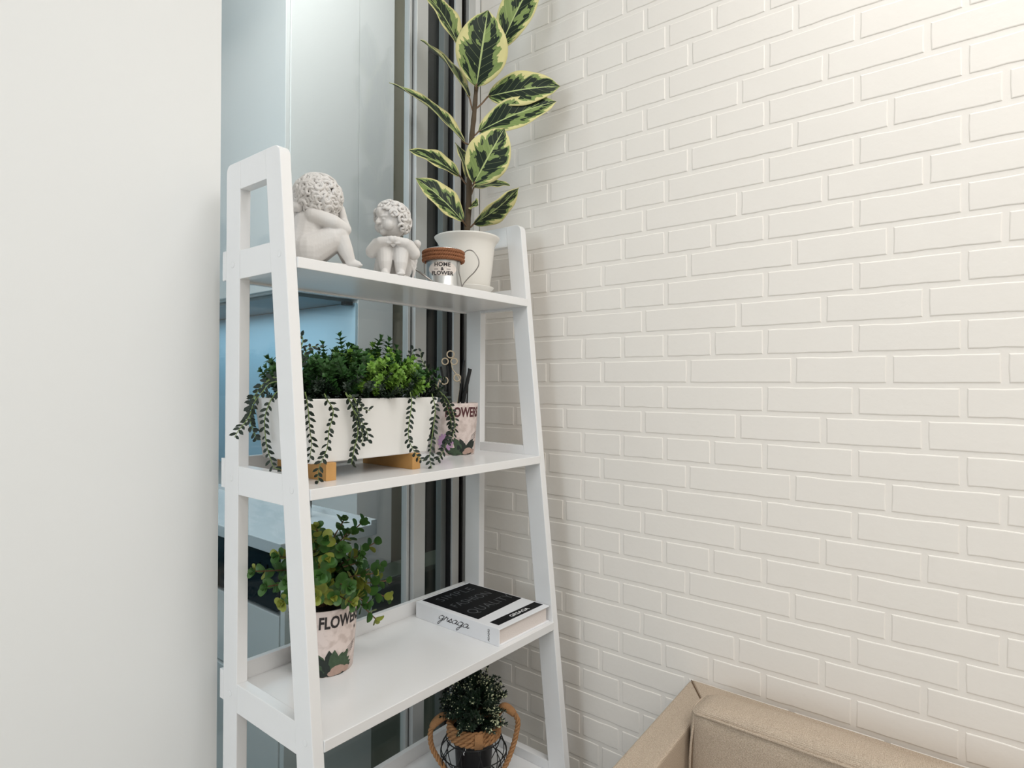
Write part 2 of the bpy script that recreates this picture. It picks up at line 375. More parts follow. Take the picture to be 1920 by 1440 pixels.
EUC = [
    (0.6681, 0.93, 1.0525),
    (0.7259, 0.95, 1.0378),
    (0.5924, 0.9, 1.058),
    (0.5064, 0.94, 0.9967),
    (0.5212, 0.93, 0.9702),
    (0.767, 0.93, 0.9193),
    (0.7712, 0.93, 0.8862),
    (0.7179, 0.9, 0.8679),
    (0.754, 0.95, 0.9917),
    (0.5395, 0.93, 1.0164),
    (0.5986, 0.88, 1.0395),
    (0.5645, 0.9, 1.0445),
    (0.6283, 0.88, 1.0174),
    (0.6766, 0.9, 0.9801),
    (0.5735, 0.86, 0.989),
    (0.6305, 0.86, 0.9574),
    (0.5349, 0.89, 0.9837),
    (0.7007, 0.9, 0.902),
    (0.606, 0.87, 0.9437),
    (0.7849, 0.97, 0.9375),
    (0.5377, 0.91, 0.9443),
    (0.616, 0.95, 0.9936),
    (0.6833, 0.97, 0.9555),
    (0.5475, 0.88, 1.0083),
    (0.5883, 0.86, 1.0116),
    (0.6752, 0.93, 1.0281),
    (0.7123, 0.9, 0.9526),
    (0.6435, 0.87, 0.9245),
    (0.5672, 0.865, 0.9551),
    (0.5487, 0.9, 0.9566),
    (0.6899, 0.91, 0.9898),
    (0.6753, 0.97, 0.9375),
]
TRUNK = [
    (0.9743, 0.9177, 1.6275),
    (0.9763, 0.9152, 1.6742),
    (0.9774, 0.9137, 1.7441),
    (0.9799, 0.9104, 1.8316),
    (0.9833, 0.9061, 1.89),
    (0.9859, 0.9027, 1.9483),
    (1.0115, 0.9186, 2.0285),
    (1.0158, 0.9133, 2.081),
]
FICUS = [
    ((0.986, 0.9027, 1.9425), (0.9712, 0.8892, 1.9409), (0.9637, 0.8504, 2.0892), 0.112, (-0.652, -0.586, -0.482), 0.1),
    ((0.9935, 0.8932, 2.0592), (1.0399, 0.8835, 2.0503), (1.096, 0.8138, 2.2321), 0.078, (-0.836, -0.379, -0.397), 0.1),
    ((0.9879, 0.9002, 2.0008), (0.9628, 0.9312, 2.0379), (0.8925, 0.9702, 2.1462), 0.075, (-0.013, -0.986, 0.164), 0.2),
    ((0.9833, 0.9061, 1.89), (0.9765, 0.9144, 1.9272), (0.9243, 1.0106, 2.0674), 0.07, (0.157, -0.849, 0.504), 0.2),
    ((0.9814, 0.9086, 1.8258), (0.9711, 0.9213, 1.828), (0.8678, 1.0488, 1.9635), 0.075, (0.039, -0.778, 0.627), 0.2),
    ((0.9847, 0.9043, 1.9017), (1.0097, 0.8893, 1.9345), (1.101, 0.7604, 1.9553), 0.078, (-0.826, -0.563, 0.036), 0.15),
    ((0.9813, 0.9086, 1.8433), (0.9893, 0.8987, 1.8527), (1.096, 0.7666, 1.9226), 0.076, (-0.88, -0.452, 0.145), 0.15),
    ((0.9789, 0.9118, 1.7325), (0.9538, 0.8792, 1.7252), (0.9868, 0.8223, 1.8402), 0.094, (-0.763, -0.568, -0.308), 0.12),
    ((0.9782, 0.9127, 1.7302), (0.9641, 0.93, 1.7557), (0.8748, 0.9927, 1.8018), 0.06, (-0.251, -0.78, 0.573), 0.2),
    ((0.9789, 0.9118, 1.7325), (0.9921, 0.9273, 1.7449), (0.9802, 0.9577, 1.8422), 0.05, (0.156, -0.983, 0.096), 0.2),
    ((0.9749, 0.9169, 1.645), (0.9545, 0.9103, 1.6512), (0.8702, 0.9668, 1.7358), 0.066, (-0.284, -0.92, 0.271), 0.2),
    ((0.9783, 0.9126, 1.7092), (1.0054, 0.9267, 1.7399), (1.0718, 0.8763, 1.7541), 0.05, (-0.574, -0.378, 0.727), 0.2),
    ((0.9757, 0.916, 1.6415), (0.9837, 0.906, 1.6509), (1.0464, 0.8283, 1.7297), 0.066, (-0.069, -0.653, -0.754), 0.2),
    ((0.977, 0.9143, 1.68), (0.9806, 0.9098, 1.6917), (0.9745, 0.8855, 1.6871), 0.03, (-0.751, -0.617, 0.233), 0.2),
]
# ------------------------------------------------------------------ the room
def struct(name, g, m, bevel=0, label=None, cat=None):
    o = part(name, g, m, None, bevel=bevel); o['kind'] = 'structure'; return o
YG = 1.05                                       # plane of the window front
struct('floor', G().box(-2.6, 1.30, -3.0, YG, -.08, 0), 'floor')
struct('ceiling', G().box(-2.6, 1.30, -3.0, YG+.05, 2.7, 2.78), 'ceil')
struct('wall_left', G().box(-2.68, -2.6, -3.0, YG, 0, 2.7), 'wall')
struct('wall_front', G().box(-2.6, 1.30, -3.08, -3.0, 0, 2.7), 'wall')
struct('wall_back', G().box(-2.6, .499, YG, YG+.08, 0, 2.7), 'wall')

# brick wall: slab + every brick
XW = 1.163
wr = struct('wall_right', G().box(XW, 1.30, -3.0, YG, 0, 2.7), 'mortar')
PH = {0: [0, 4, 6, 8, 11], 1: [-1, 3, 7, 10], 2: [0, 2, 4, 6, 8, 11], 3: [1, 5, 9, 12]}
U = .0489; Y0 = .343; ROWH = .0525; Z0 = 1.3+.3745
def joints(c):
    base = PH[c]; out = []
    for rep in range(-6, 3):
        out += [b+14*rep for b in base]
    return sorted(set(out))
def brick_mesh(n, var):
    rnd = random.Random(n*31+var)
    L = n*U-.009; H = .0440; segs = max(3, n*2)
    def ring(inset, h):
        pts = []
        def j(): return (rnd.random()-.5)*.0016
        a0, a1, b0, b1 = inset, L-inset, inset, H-inset
        for i in range(segs): pts.append((a0+(a1-a0)*i/segs, b0+j()*(1 if 0 < i else .4), h))
        for i in range(2): pts.append((a1+j(), b0+(b1-b0)*i/2, h))
        for i in range(segs): pts.append((a1-(a1-a0)*i/segs, b1+j()*(1 if 0 < i else .4), h))
        for i in range(2): pts.append((a0+j(), b1-(b1-b0)*i/2, h))
        return pts
    rnd0 = rnd.getstate(); r0 = ring(0, 0.0); rnd.setstate(rnd0); r1 = ring(.0006, .0007); rnd.setstate(rnd0); r2 = ring(.0019, .0011)
    k = len(r0); vs = [(-h, a, b) for a, b, h in r0+r1+r2]
    fs = []
    for lv in range(2):
        for i in range(k): fs.append((lv*k+i, lv*k+(i+1) % k, (lv+1)*k+(i+1) % k, (lv+1)*k+i))
    fs.append(tuple(2*k+i for i in range(k)))
    fs = [tuple(reversed(f)) for f in fs]
    return vs, fs
BM = {}
for n in (1, 2, 3, 4, 5):
    for v in range(3):
        vs, fs = brick_mesh(n, v); me = mesh_from(vs, fs, 'brick'); me.materials.append(M['brick'])
        for p in me.polygons[:-1]: p.use_smooth = False
        BM[n, v] = (me, vs, fs)
rest = G(); nb = 0
for r in range(-32, 20):
    zb = Z0+ROWH*r
    if zb < .0 or zb+.044 > 2.7: continue
    js = joints(r % 4)
    for a, b in zip(js, js[1:]):
        n = b-a
        ya = Y0+U*a+.0045; yb = Y0+U*b-.0045
        if ya < -2.95 or ya > YG-.02: continue
        if n > 5 or n < 1: continue
        va = random.randrange(3); me, vs, fs = BM[n, va]
        cut = yb > YG-.002
        d = XW*.7777+(ya+yb)/2*.6287; zz = abs(zb+.02-1.3); uu = (XW*.6287-(ya+yb)/2*.7777)/d
        vis = zz/d < .645 and uu < .49 and not cut
        if vis and d > .8 and nb < 300:
            o = inst('brick', me, wr, (XW, ya, zb)); nb += 1
        else:
            if cut: rest.add([(XW+x, min(ya+y, YG-.001), zb+z) for x, y, z in vs], fs)
            else: rest.add([(XW+x, ya+y, zb+z) for x, y, z in vs], fs)
print('bricks', nb)
o = part('brick_rows', rest, 'brick', wr, kind='stuff')

# glass front: sliding panes, stiles and jamb
win = empty('window_1', (.9, YG, 0), 'full-height sliding glass front with grey aluminium stiles behind the shelf', 'window', kind='structure')
H0, H1 = .05, 2.65
part('pane', G().box(.47, .940, YG+.019, YG+.025, H0, H1), 'glass', win)
part('pane', G().box(.976, 1.050, YG+.030, YG+.034, H0, H1), 'glass', win)
part('stile', G().box(.9325, .9405, YG+.010, YG+.0285, H0, H1), 'alu', win, bevel=.001)
part('gasket', G().box(.9405, .9435, YG+.012, YG+.0285, H0, H1), 'gasket', win)
part('stile', G().box(.9435, .9790, YG-.002, YG+.0285, H0, H1), 'alu', win, bevel=.0015)
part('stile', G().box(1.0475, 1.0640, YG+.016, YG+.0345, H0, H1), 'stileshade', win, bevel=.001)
part('gasket', G().box(1.0640, 1.0665, YG+.002, YG+.030, H0, H1), 'gasket', win)
part('jamb', G().box(1.0665, 1.0780, YG-.004, YG+.030, H0, H1), 'alu', win, bevel=.0008)
part('jamb', G().box(1.0785, 1.0930, YG+.000, YG+.030, H0, H1), 'alu', win, bevel=.0008)
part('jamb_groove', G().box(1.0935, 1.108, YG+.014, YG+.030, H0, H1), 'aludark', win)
part('gasket', G().box(1.108, 1.113, YG+.006, YG+.030, H0, H1), 'gasket', win)
part('jamb', G().box(1.113, 1.137, YG-.006, YG+.030, H0, H1), 'alu', win, bevel=.0015)
part('corner_trim', G().box(1.137, 1.163, YG+.001, YG+.030, H0, H1), 'wall', win, bevel=.001)
part('jamb_backing', G().box(1.118, 1.30, YG+.031, YG+.079, H0, H1), 'kdark', win)
part('bottom_track', G().box(.499, 1.163, YG-.002, YG+.070, 0, H0), 'alu', win, bevel=.001)
part('top_track', G().box(.499, 1.163, YG-.002, YG+.070, H1, 2.7), 'alu', win, bevel=.001)

# ---- kitchen seen through the glass
struct('floor', G().box(-1.2, 3.2, YG+.08, 4.6, -.08, 0), 'kfloor')
struct('ceiling', G().box(-1.2, 3.2, YG+.08, 4.6, 3.3, 3.38), 'ceil')
struct('wall_kitchen_left', G().box(-1.28, -1.2, YG+.08, 4.6, 0, 3.3), 'kwall')
struct('wall_kitchen_back', G().box(-1.2, 1.5, 4.6, 4.68, 0, 3.3), 'kwall')
struct('wall_kitchen_divider', G().box(1.50, 1.675, 2.0, 4.6, .0, 3.3), 'cab')
struct('wall_kitchen_over_window', G().box(-1.2, 3.2, YG+.001, YG+.16, 2.781, 3.3), 'wall')
struct('wall_kitchen_dark_niche', G().box(1.675, 3.2, 2.7, 2.78, 0, 3.3), 'kdark')
struct('wall_kitchen_right', G().box(3.2, 3.28, YG+.08, 4.6, 0, 3.3), 'kdark')
struct('wall_kitchen_pier', G().box(1.676, 1.89, 2.05, 2.699, 0, 3.3), 'kolive')
struct('wall_kitchen_front', G().box(1.301, 3.2, YG+.08, YG+.16, 0, 3.3), 'kdark')

uc = empty('upper_cabinet', (1.34, 2.5, 1.63), 'white wall cabinet with grey underside high behind the glass', 'cabinet')
part('carcass', G().box(1.20, 1.499, 2.0, 3.6, 1.635, 3.29), 'cab', uc, bevel=.002)
for k in range(3):
    part('door', G().box(1.182, 1.199, 2.004+k*.53, 2.526+k*.53, 1.64, 3.28), 'cab', uc, bevel=.002)
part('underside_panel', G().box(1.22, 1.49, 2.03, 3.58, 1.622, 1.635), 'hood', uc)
part('hinge_cover', G().box(1.44, 1.475, 2.0, 2.03, 1.608, 1.622), 'gasket', uc, bevel=.002)

struct('trim_1', G().box(1.488, 1.4985, 2.002, 4.55, .9, 1.62), 'kwall')
kc = empty('kitchen_counter', (.97, 2.2, 0), 'pale marble topped kitchen counter behind the glass', 'counter')
part('worktop', G().box(.82, 1.12, 1.40, 3.6, .868, .90), 'marble', kc, bevel=.002)
part('splashback_step', G().box(1.10, 1.12, 1.40, 3.6, .90, .912), 'marble', kc)
part('end_panel', G().box(.845, 1.12, 1.42, 1.44, .10, .868), 'cab', kc)
part('carcass', G().box(.87, 1.12, 1.44, 3.6, .10, .868), 'cab', kc)
part('plinth', G().box(.90, 1.10, 1.46, 3.58, 0, .10), 'kdark', kc)
part('drawer_front', G().box(.846, .869, 1.45, 2.05, .50, .70), 'cab', kc, bevel=.002)
part('drawer_front', G().box(.846, .869, 1.45, 2.05, .12, .49), 'cab', kc, bevel=.002)
ov = empty('built_in_oven', (.85, 1.7, .70), 'dark blue glass oven front below the marble worktop', 'oven')
part('door', G().box(.838, .869, 1.445, 1.90, .715, .862), 'oven', ov, bevel=.002)
for k in range(4):
    part('marking', G().box(.8365, .838, 1.49+k*.018, 1.495+k*.018, .80, .828 if k % 2 == 0 else .818), 'blackpanel', ov)
kt = empty('kitchen_tap', (1.02, 1.62, .90), 'small chrome tap on the marble counter behind the glass', 'tap')
part('spout', G().tube(smooth_pts([(1.04,1.62,.90),(1.04,1.62,.985),(1.02,1.62,1.00),(.985,1.615,.985)]), .008, 10), 'chrome', kt, smooth=True)
part('lever', G().tube([(1.04,1.62,.985),(1.06,1.58,1.005)], .005, 8), 'chrome', kt, smooth=True)
lb = empty('low_bench', (1.4, 1.95, 0), 'low dark bench standing in front of the kitchen wall end', 'bench')
part('bench_body', G().box(1.15, 2.5, 1.86, 1.995, 0, .53), 'kfloor', lb, bevel=.003)
part('bench_top', G().box(1.14, 2.52, 1.84, 1.995, .53, .555), 'kfloor', lb, bevel=.003)

# ------------------------------------------------------------------ ladder shelf
FO = lambda z: .8+.1089*(z-1.30)
XL, XR, T = .4872, 1.0673, .018; W = .0448; YB0, YB1 = .959, 1.004
TOP = 1.658
sh = empty('ladder_shelf', (.786, .85, 0), 'white wooden ladder shelf leaning narrower towards its top', 'shelf')
def rounded_front_leg():
    pts = [(FO(0), 0), (FO(0)+W, 0), (FO(TOP)+W, TOP)]
    r = .016; cy, cz = FO(TOP)+r+.0015, TOP-r
    for k in range(7):
        a = PI/2+k*(PI/2)/6; pts.append((cy+r*math.cos(a), cz+r*math.sin(a)))
    return pts
def rounded_back_leg():
    pts = [(YB1, 0)]; r = .012
    for k in range(6):
        a = k*(PI/2)/5; pts.append((YB1-r+r*math.cos(a), TOP-r+r*math.sin(a)))
    return pts+[(YB0, TOP), (YB0, 0)]
RAILS = [(1.6123, TOP, 'top_rail'), (1.4675, 1.5135, 'rail'), (1.1199, 1.1658, 'rail'), (.769, .8152, 'rail'), (.449, .4955, 'rail')]
BOARDS = [(1.4725, 1.489), (1.1298, 1.1463), (.7794, .796), (.459, .4755)]
for x0 in (XL, XR):
    part('front_leg', G().prism_x(x0, x0+T, rounded_front_leg()), 'shelf', sh, bevel=.0012)
    part('back_leg', G().prism_x(x0, x0+T, rounded_back_leg()), 'shelf', sh, bevel=.0012)
    for z0, z1, nm in RAILS:
        part(nm, G().prism_x(x0+.0004, x0+T-.0004, [(FO(z0)+W, z0), (YB0, z0), (YB0, z1), (FO(z1)+W, z1)]), 'shelf', sh, bevel=.0008)
    xs = x0 if x0 == XL else x0+T
    for z0, z1, nm in RAILS[1:]:
        for yy in (FO(z0)+.022, YB0+.022):
            zc = (z0+z1)/2+.002
            g = G(); sgn = -1 if x0 == XL else 1
            g.add([(xs+sgn*(.0002 if i < 14 else .0006), yy+(.0052 if i < 14 else .0044)*math.cos(2*PI*(i % 14)/14), zc+(.0052 if i < 14 else .0044)*math.sin(2*PI*(i % 14)/14)) for i in range(28)],
                  [(k, (k+1) % 14, 14+(k+1) % 14, 14+k) for k in range(14)]+[tuple(range(14, 28))])
            part('screw_plug', g, 'shelf', sh)
for z0, z1 in BOARDS:
    yf = FO(z0)+.0005
    part('shelf_board', G().box(XL+T, XR, yf, YB1, z0, z1), 'shelf', sh, bevel=.0009)
    part('back_strip', G().box(XL, XR+T, YB1, YB1+.012, z0-.003, z1+.029), 'shelf', sh, bevel=.0009)

# ------------------------------------------------------------------ sofa
so = empty('sofa', (.8, -.3, 0), 'beige woven linen sofa pushed against the white brick wall', 'sofa')
SZ = .724
def puffed(x0, x1, y0, y1, z0, z1, r, n=5, puff=0, seedv=0):
    """rounded, slightly puffed box"""
    bm = bmesh.new(); bmesh.ops.create_cube(bm, size=1)
    bmesh.ops.subdivide_edges(bm, edges=bm.edges[:], cuts=25, use_grid_fill=True)
    sx, sy, sz = x1-x0, y1-y0, z1-z0; c = V3(((x0+x1)/2, (y0+y1)/2, (z0+z1)/2))
    for v in bm.verts:
        p = V3((v.co.x*sx, v.co.y*sy, v.co.z*sz))
        q = V3((max(-sx/2+r, min(sx/2-r, p.x)), max(-sy/2+r, min(sy/2-r, p.y)), max(-sz/2+r, min(sz/2-r, p.z))))
        d = p-q
        if d.length > 1e-6: p = q+d.normalized()*r
        if puff:
            k = (1-(2*v.co.x)**2)*(1-(2*v.co.y)**4) if abs(v.co.z) > .49 else (1-(2*v.co.z)**2)*(1-(2*v.co.y)**4) if abs(v.co.x) > .49 else (1-(2*v.co.z)**2)*(1-(2*v.co.x)**2)
            nrm = V3((1 if v.co.x > .49 else -1 if v.co.x < -.49 else 0, 1 if v.co.y > .49 else -1 if v.co.y < -.49 else 0, 1 if v.co.z > .49 else -1 if v.co.z < -.49 else 0))
            p += nrm*puff*max(k, 0)+nrm*.003*noise.noise(p*14+V3((seedv, 0, 0)))
        v.co = p+c
    g = G(); g.add([v.co for v in bm.verts], [tuple(l.index for l in f.verts) for f in bm.faces]); bm.free(); return g
def mitred(foot, tops):
    n = len(foot); return G().add([(x, y, .10) for x, y in foot]+[(x, y, z) for (x, y), z in zip(foot, tops)],
        [tuple(range(n-1, -1, -1)), tuple(range(n, 2*n))]+[(i, (i+1) % n, n+(i+1) % n, n+i) for i in range(n)])
part('back', mitred([(1.075, -1.45), (1.158, -1.45), (1.158, .479), (1.075, .4185)], [SZ]*4), 'sofa', so, bevel=.005, seg=4)
part('arm', mitred([(.30, .4185), (1.0748, .4185), (1.1578, .479), (.30, .479)], [SZ-.064, SZ, SZ, SZ-.064]), 'sofa', so, bevel=.005, seg=4)
part('seam', G().tube([(1.154, .4765, SZ-.0005), (1.080, .422, SZ-.0005)], .0010, 6), 'petiole', so)
part('seat_base', G().box(.32, 1.075, -1.45, .418, .10, .28), 'sofa', so, bevel=.01)
part('seat_cushion', puffed(.31, .985, -.36, .415, .28, .44, .03, puff=.012), 'sofa', so, smooth=True)
bc = part('back_cushion', puffed(.985, 1.072, -.36, .412, .43, .762, .022, puff=.009, seedv=3), 'sofa', so, smooth=True)
pp = [(.988, -.345, .753), (.984, .0, .756), (.985, .30, .755), (.988, .385, .753), (.993, .403, .750), (1.01, .411, .751), (1.040, .411, .752), (1.064, .405, .750)]
part('piping', G().tube(smooth_pts(pp, 8), .0022, 8), 'sofa', bc, smooth=True)
pp = [(.993, .404, .748), (.985, .408, .68), (.984, .408, .55), (.986, .406, .45)]
part('piping', G().tube(smooth_pts(pp, 8), .0022, 8), 'sofa', bc, smooth=True)
for yy in (.38, -1.38):
    for xx in (.36, 1.10):
        part('foot', G().lathe(xx, yy, [(.015, 0), (.022, .10)], 14), 'petiole', so, smooth=False)
S1, S2, S3, S4 = 1.489, 1.1463, .796, .4755
CR = V3((CAM_R[0], CAM_R[1], 0)).normalized()      # rightwards as the room is seen from its middle
CFD = V3((CAM_F[0], CAM_F[1], 0)).normalized()
ZU = V3((0, 0, 1))

# ------------------------------------------------------------------ cherubs
def caps(g, a, ra, b, rb, n=9):
    a, b = V3(a), V3(b)
    for i in range(n):
        t = i/(n-1); g.ball(a.lerp(b, t), ra+(rb-ra)*t, 14, 10)
def place(g, loc, ang, sc=1.0):
    R = Matrix.Rotation(ang, 3, 'Z')
    g.v = [R @ (v*sc)+V3(loc) for v in g.v]; return g
def to_part(name, me, m, parent, loc):
    off = rootloc(parent)
    for v in me.vertices: v.co -= off
    o = bpy.data.objects.new(name, me); C.objects.link(o); o.parent = parent
    me.materials.clear(); me.materials.append(M[m]); ROOT[o.name] = off; return o
def curls(c, rad, n, ok, r=.0052, tr=.0017, seed=1, layers=1):
    """short curled locks lying on an ellipsoid head"""
    g = G(); rnd = random.Random(seed); c = V3(c)
    k = 0
    for i in range(n*4):
        t = (i+.5)/(n*4); ph = math.acos(1-2*t); th = PI*(1+5**.5)*i
        d = V3((math.sin(ph)*math.cos(th), math.sin(ph)*math.sin(th), math.cos(ph)))
        if not ok(d) or rnd.random() > .8: continue
        k += 1
        lift = .9+.14*rnd.random(); p = V3((c.x+d.x*rad[0]*lift, c.y+d.y*rad[1]*lift, c.z+d.z*rad[2]*lift))
        a = d.orthogonal().normalized(); b = d.cross(a); ph0 = rnd.random()*6.28; sgn = rnd.choice((-1, 1)); rr = r*(.7+.6*rnd.random())
        pts = []; N = 9; tot = 4.2+rnd.random()*1.6
        for j in range(N):
            s = j/(N-1); an = ph0+sgn*tot*s; q = rr*(1.15-.85*s)
            pts.append(p+(a*math.cos(an)+b*math.sin(an))*q+d*(.0006+.0016*s))
        g.tube(pts, tr, 7, rs=[tr*(.55+.6*math.sin(PI*min(1, .15+j/(N-1)*.85))) for j in range(N)])
    return g

# cherub hugging its knees, facing the room
c2 = empty('cherub_statue', (.722, .862, S1), 'white stone cherub hugging both knees, face turned left, beside the tin can', 'statue')
A2 = math.atan2(-.64, .77); L2 = (.722, .862, S1)
g = G()
caps(g, (0, .034, .024), .027, (0, .020, .058), .025); caps(g, (0, .018, .064), .017, (-.002, .008, .080), .014)
for s in (-1, 1):
    caps(g, (s*.028, .014, .064), .0125, (s*.0365, -.008, .047), .0120)
    caps(g, (s*.0365, -.008, .047), .0118, (s*.022, -.024, .061), .0092)
    caps(g, (s*.022, -.024, .061), .0092, (-s*.003, -.033, .065), .0062)
    for k in range(4): caps(g, (-s*.003-s*k*.0005, -.034, .067-k*.0028), .0026, (-s*.010, -.033-.001*(k % 2), .068-k*.0032), .0021, 5)
    caps(g, (s*.016, .034, .024), .019, (s*.0135, -.014, .047), .0155)
    caps(g, (s*.0135, -.015, .047), .0148, (s*.0135, -.021, .026), .0120)
    caps(g, (s*.0135, -.021, .026), .0120, (s*.0130, -.022, .010), .0085)
    caps(g, (s*.0130, -.020, .007), .0078, (s*.0145, -.036, .0055), .0066)
    for k in range(5): g.ball((s*(.0085+k*.0029), -.0425+abs(k-1)*.0008, .0036), .0023-.00018*k, 8, 6)
HC = V3((-.002, .002, .106)); fd = V3((-.80, -.58, -.12)).normalized(); fr = fd.cross(ZU).normalized(); fu = fr.cross(fd)
g.ball(HC, 1, 20, 14, (.0285, .0285, .0300))
FP = lambda f, r, u: HC+fd*f+fr*r+fu*u
for s in (-1, 1):
    g.ball(FP(.018, s*.0125, -.010), .0105, 12, 8)            # cheeks
    caps(g, FP(.0268, s*.005, .0055), .0030, FP(.0225, s*.0155, .0045), .0026, 6)   # brows
    g.ball(FP(.0245, s*.0095, -.0005), .0042, 10, 8, (1, 1, .7))   # eyelids
    e0 = FP(-.001, s*.0275, -.003)
    caps(g, e0, .0030, e0+fu*.006+fd*-.001, .0036, 5); caps(g, e0, .0030, e0-fu*.004, .0024, 4)
caps(g, FP(.027, 0, .004), .0026, FP(.0325, 0, -.0045), .0038, 6)     # nose
for s in (-1, 1): g.ball(FP(.0300, s*.0032, -.0050), .0022, 8, 6)
caps(g, FP(.0275, -.0045, -.0115), .0020, FP(.0275, .0045, -.0115), .0020, 5)
caps(g, FP(.0268, -.0035, -.0148), .0022, FP(.0268, .0035, -.0148), .0022, 5)
g.ball(FP(.0220, 0, -.0205), .0068, 10, 8)
g.ball(FP(.020, 0, .013), .0125, 12, 8)
me = sculpt(place(g, L2, A2), .00100, 3, .5); to_part('figure', me, 'plaster', c2, L2)
def ok2(d):
    f = d.dot(fd); u = d.dot(fu)
    return u > -.55 and not (f > .50 and u < .52) and not (f > .1 and u < .12) 
g = curls(HC, (.0310, .0310, .0330), 100, ok2, .0068, .0024, 4)
g.ball(HC-fd*.005+fu*.003, 1, 18, 12, (.0270, .0270, .0290))
part('hair', place(g, L2, A2), 'plaster', c2, smooth=True)
g = G()
for s in (1,):
    for k in range(6):
        a = V3((s*.026, .030, .074-k*.006)); b = V3((s*(.047-k*.0015), .032+k*.001, .070-k*.0095)); caps(g, a, .0045, b, .0030, 8)
        caps(g, b, .0032, b+V3((-s*.003, 0, -.012)), .0022, 5)
g.ball((.044, .030, .073), .0078, 12, 8)
me = sculpt(place(g, L2, A2), .0011, 2, .5); to_part('wing', me, 'plaster', c2, L2)
g = G(); g.lathe(0, .004, [(.034, 0), (.036, .0015), (.034, .0035), (.0, .004)], 28, cap1=False)
for i, v in enumerate(g.v): v.x *= .95; v.y = v.y*1.15-.002
part('stone_base', place(g, L2, A2), 'plaster', c2, smooth=True)

# thin silver rod behind it
rd = empty('silver_rod', (.775, .855, S1), 'thin silver rod leaning down behind the small cherub towards the tin can', 'rod')
a = V3((.782, .892, S1+.042)); b = V3((.792, .832, S1+.0022))
part('rod', G().tube([a, b], .0019, 10), 'wire', rd, smooth=True)
part('tip', G().tube([b, b+(b-a).normalized()*.0001, b+(b-a).normalized()*.003], .0019, 10, rs=[.0019, .0019, .001]), 'gasket', rd)

# seated cherub, curly hair from behind
c1 = empty('cherub_statue', (.583, .872, S1), 'white stone cherub seated sideways, seen from behind with thick curly hair', 'statue')
A1 = math.atan2(-.545, .838); L1 = (.581, .872, S1); q = 1.0
g = G()
caps(g, (-.026, .002, .026), .031, (-.018, .0, .070), .0275); caps(g, (-.018, 0, .072), .024, (-.010, 0, .092), .016)
caps(g, (-.018, -.014, .027), .026, (.014, -.016, .045), .0205); caps(g, (.014, -.016, .045), .0195, (.026, -.016, .054), .0160)
caps(g, (.026, -.016, .054), .0150, (.036, -.018, .030), .0125); caps(g, (.036, -.018, .030), .0125, (.044, -.019, .012), .0085)
caps(g, (.044, -.019, .008), .0080, (.056, -.021, .0055), .0062)
for k in range(5): g.ball((.0615-.0006*k, -.0265+k*.0030, .0040), .0025-.0002*k, 8, 6)
caps(g, (-.012, .018, .027), .023, (.028, .016, .053), .0155); caps(g, (.028, .016, .053), .0145, (.044, .013, .012), .0095)
caps(g, (.044, .013, .008), .0078, (.056, .011, .0055), .0060)
caps(g, (-.014, -.021, .080), .0135, (.018, -.026, .070), .0118); caps(g, (.018, -.026, .070), .0115, (.036, -.018, .062), .0100)
caps(g, (.036, -.018, .062), .0098, (.034, .004, .080), .0080); caps(g, (.034, .004, .080), .0080, (.030, .000, .100), .0060)
for k in range(4): caps(g, (.030-.003*k, -.004, .100), .0027, (.027-.003*k, -.010+.001*k, .113), .0022, 5)
caps(g, (-.004, .020, .080), .013, (.030, .016, .072), .0110)
H1c = V3((-.006, .0, .113)); g.ball(H1c, 1, 20, 14, (.032, .031, .032))
me = sculpt(place(g, L1, A1), .00105, 9, .5); to_part('figure', me, 'plaster', c1, L1)
def ok1(d): return not (d.x > .72 and d.z < .2 and d.y > -.2)
g = curls(H1c, (.0365, .0355, .0365), 170, ok1, .0076, .0026, 12)
g.ball(H1c, 1, 18, 12, (.0335, .0325, .0335))
part('hair', place(g, L1, A1), 'plaster', c1, smooth=True)
g = G()
for k in range(6):
    a = V3((-.036, -.004, .080-k*.007)); b = V3((-.055+k*.001, -.012, .086-k*.011)); caps(g, a, .0050, b, .0036, 8); caps(g, b, .0036, b+V3((-.001, -.002, -.012)), .0024, 5)
caps(g, (-.046, -.010, .094), .0080, (-.036, -.016, .092), .0080, 5)
me = sculpt(place(g, L1, A1), .0011, 2, .5); to_part('wing', me, 'plaster', c1, L1)
g = G(); g.lathe(0, 0, [(.040, 0), (.042, .002), (.040, .005), (0, .006)], 30, cap1=False)
for v in g.v: v.x = v.x*1.3+.006; v.y *= .72
part('stone_base', place(g, L1, A1), 'plaster', c1, smooth=True)

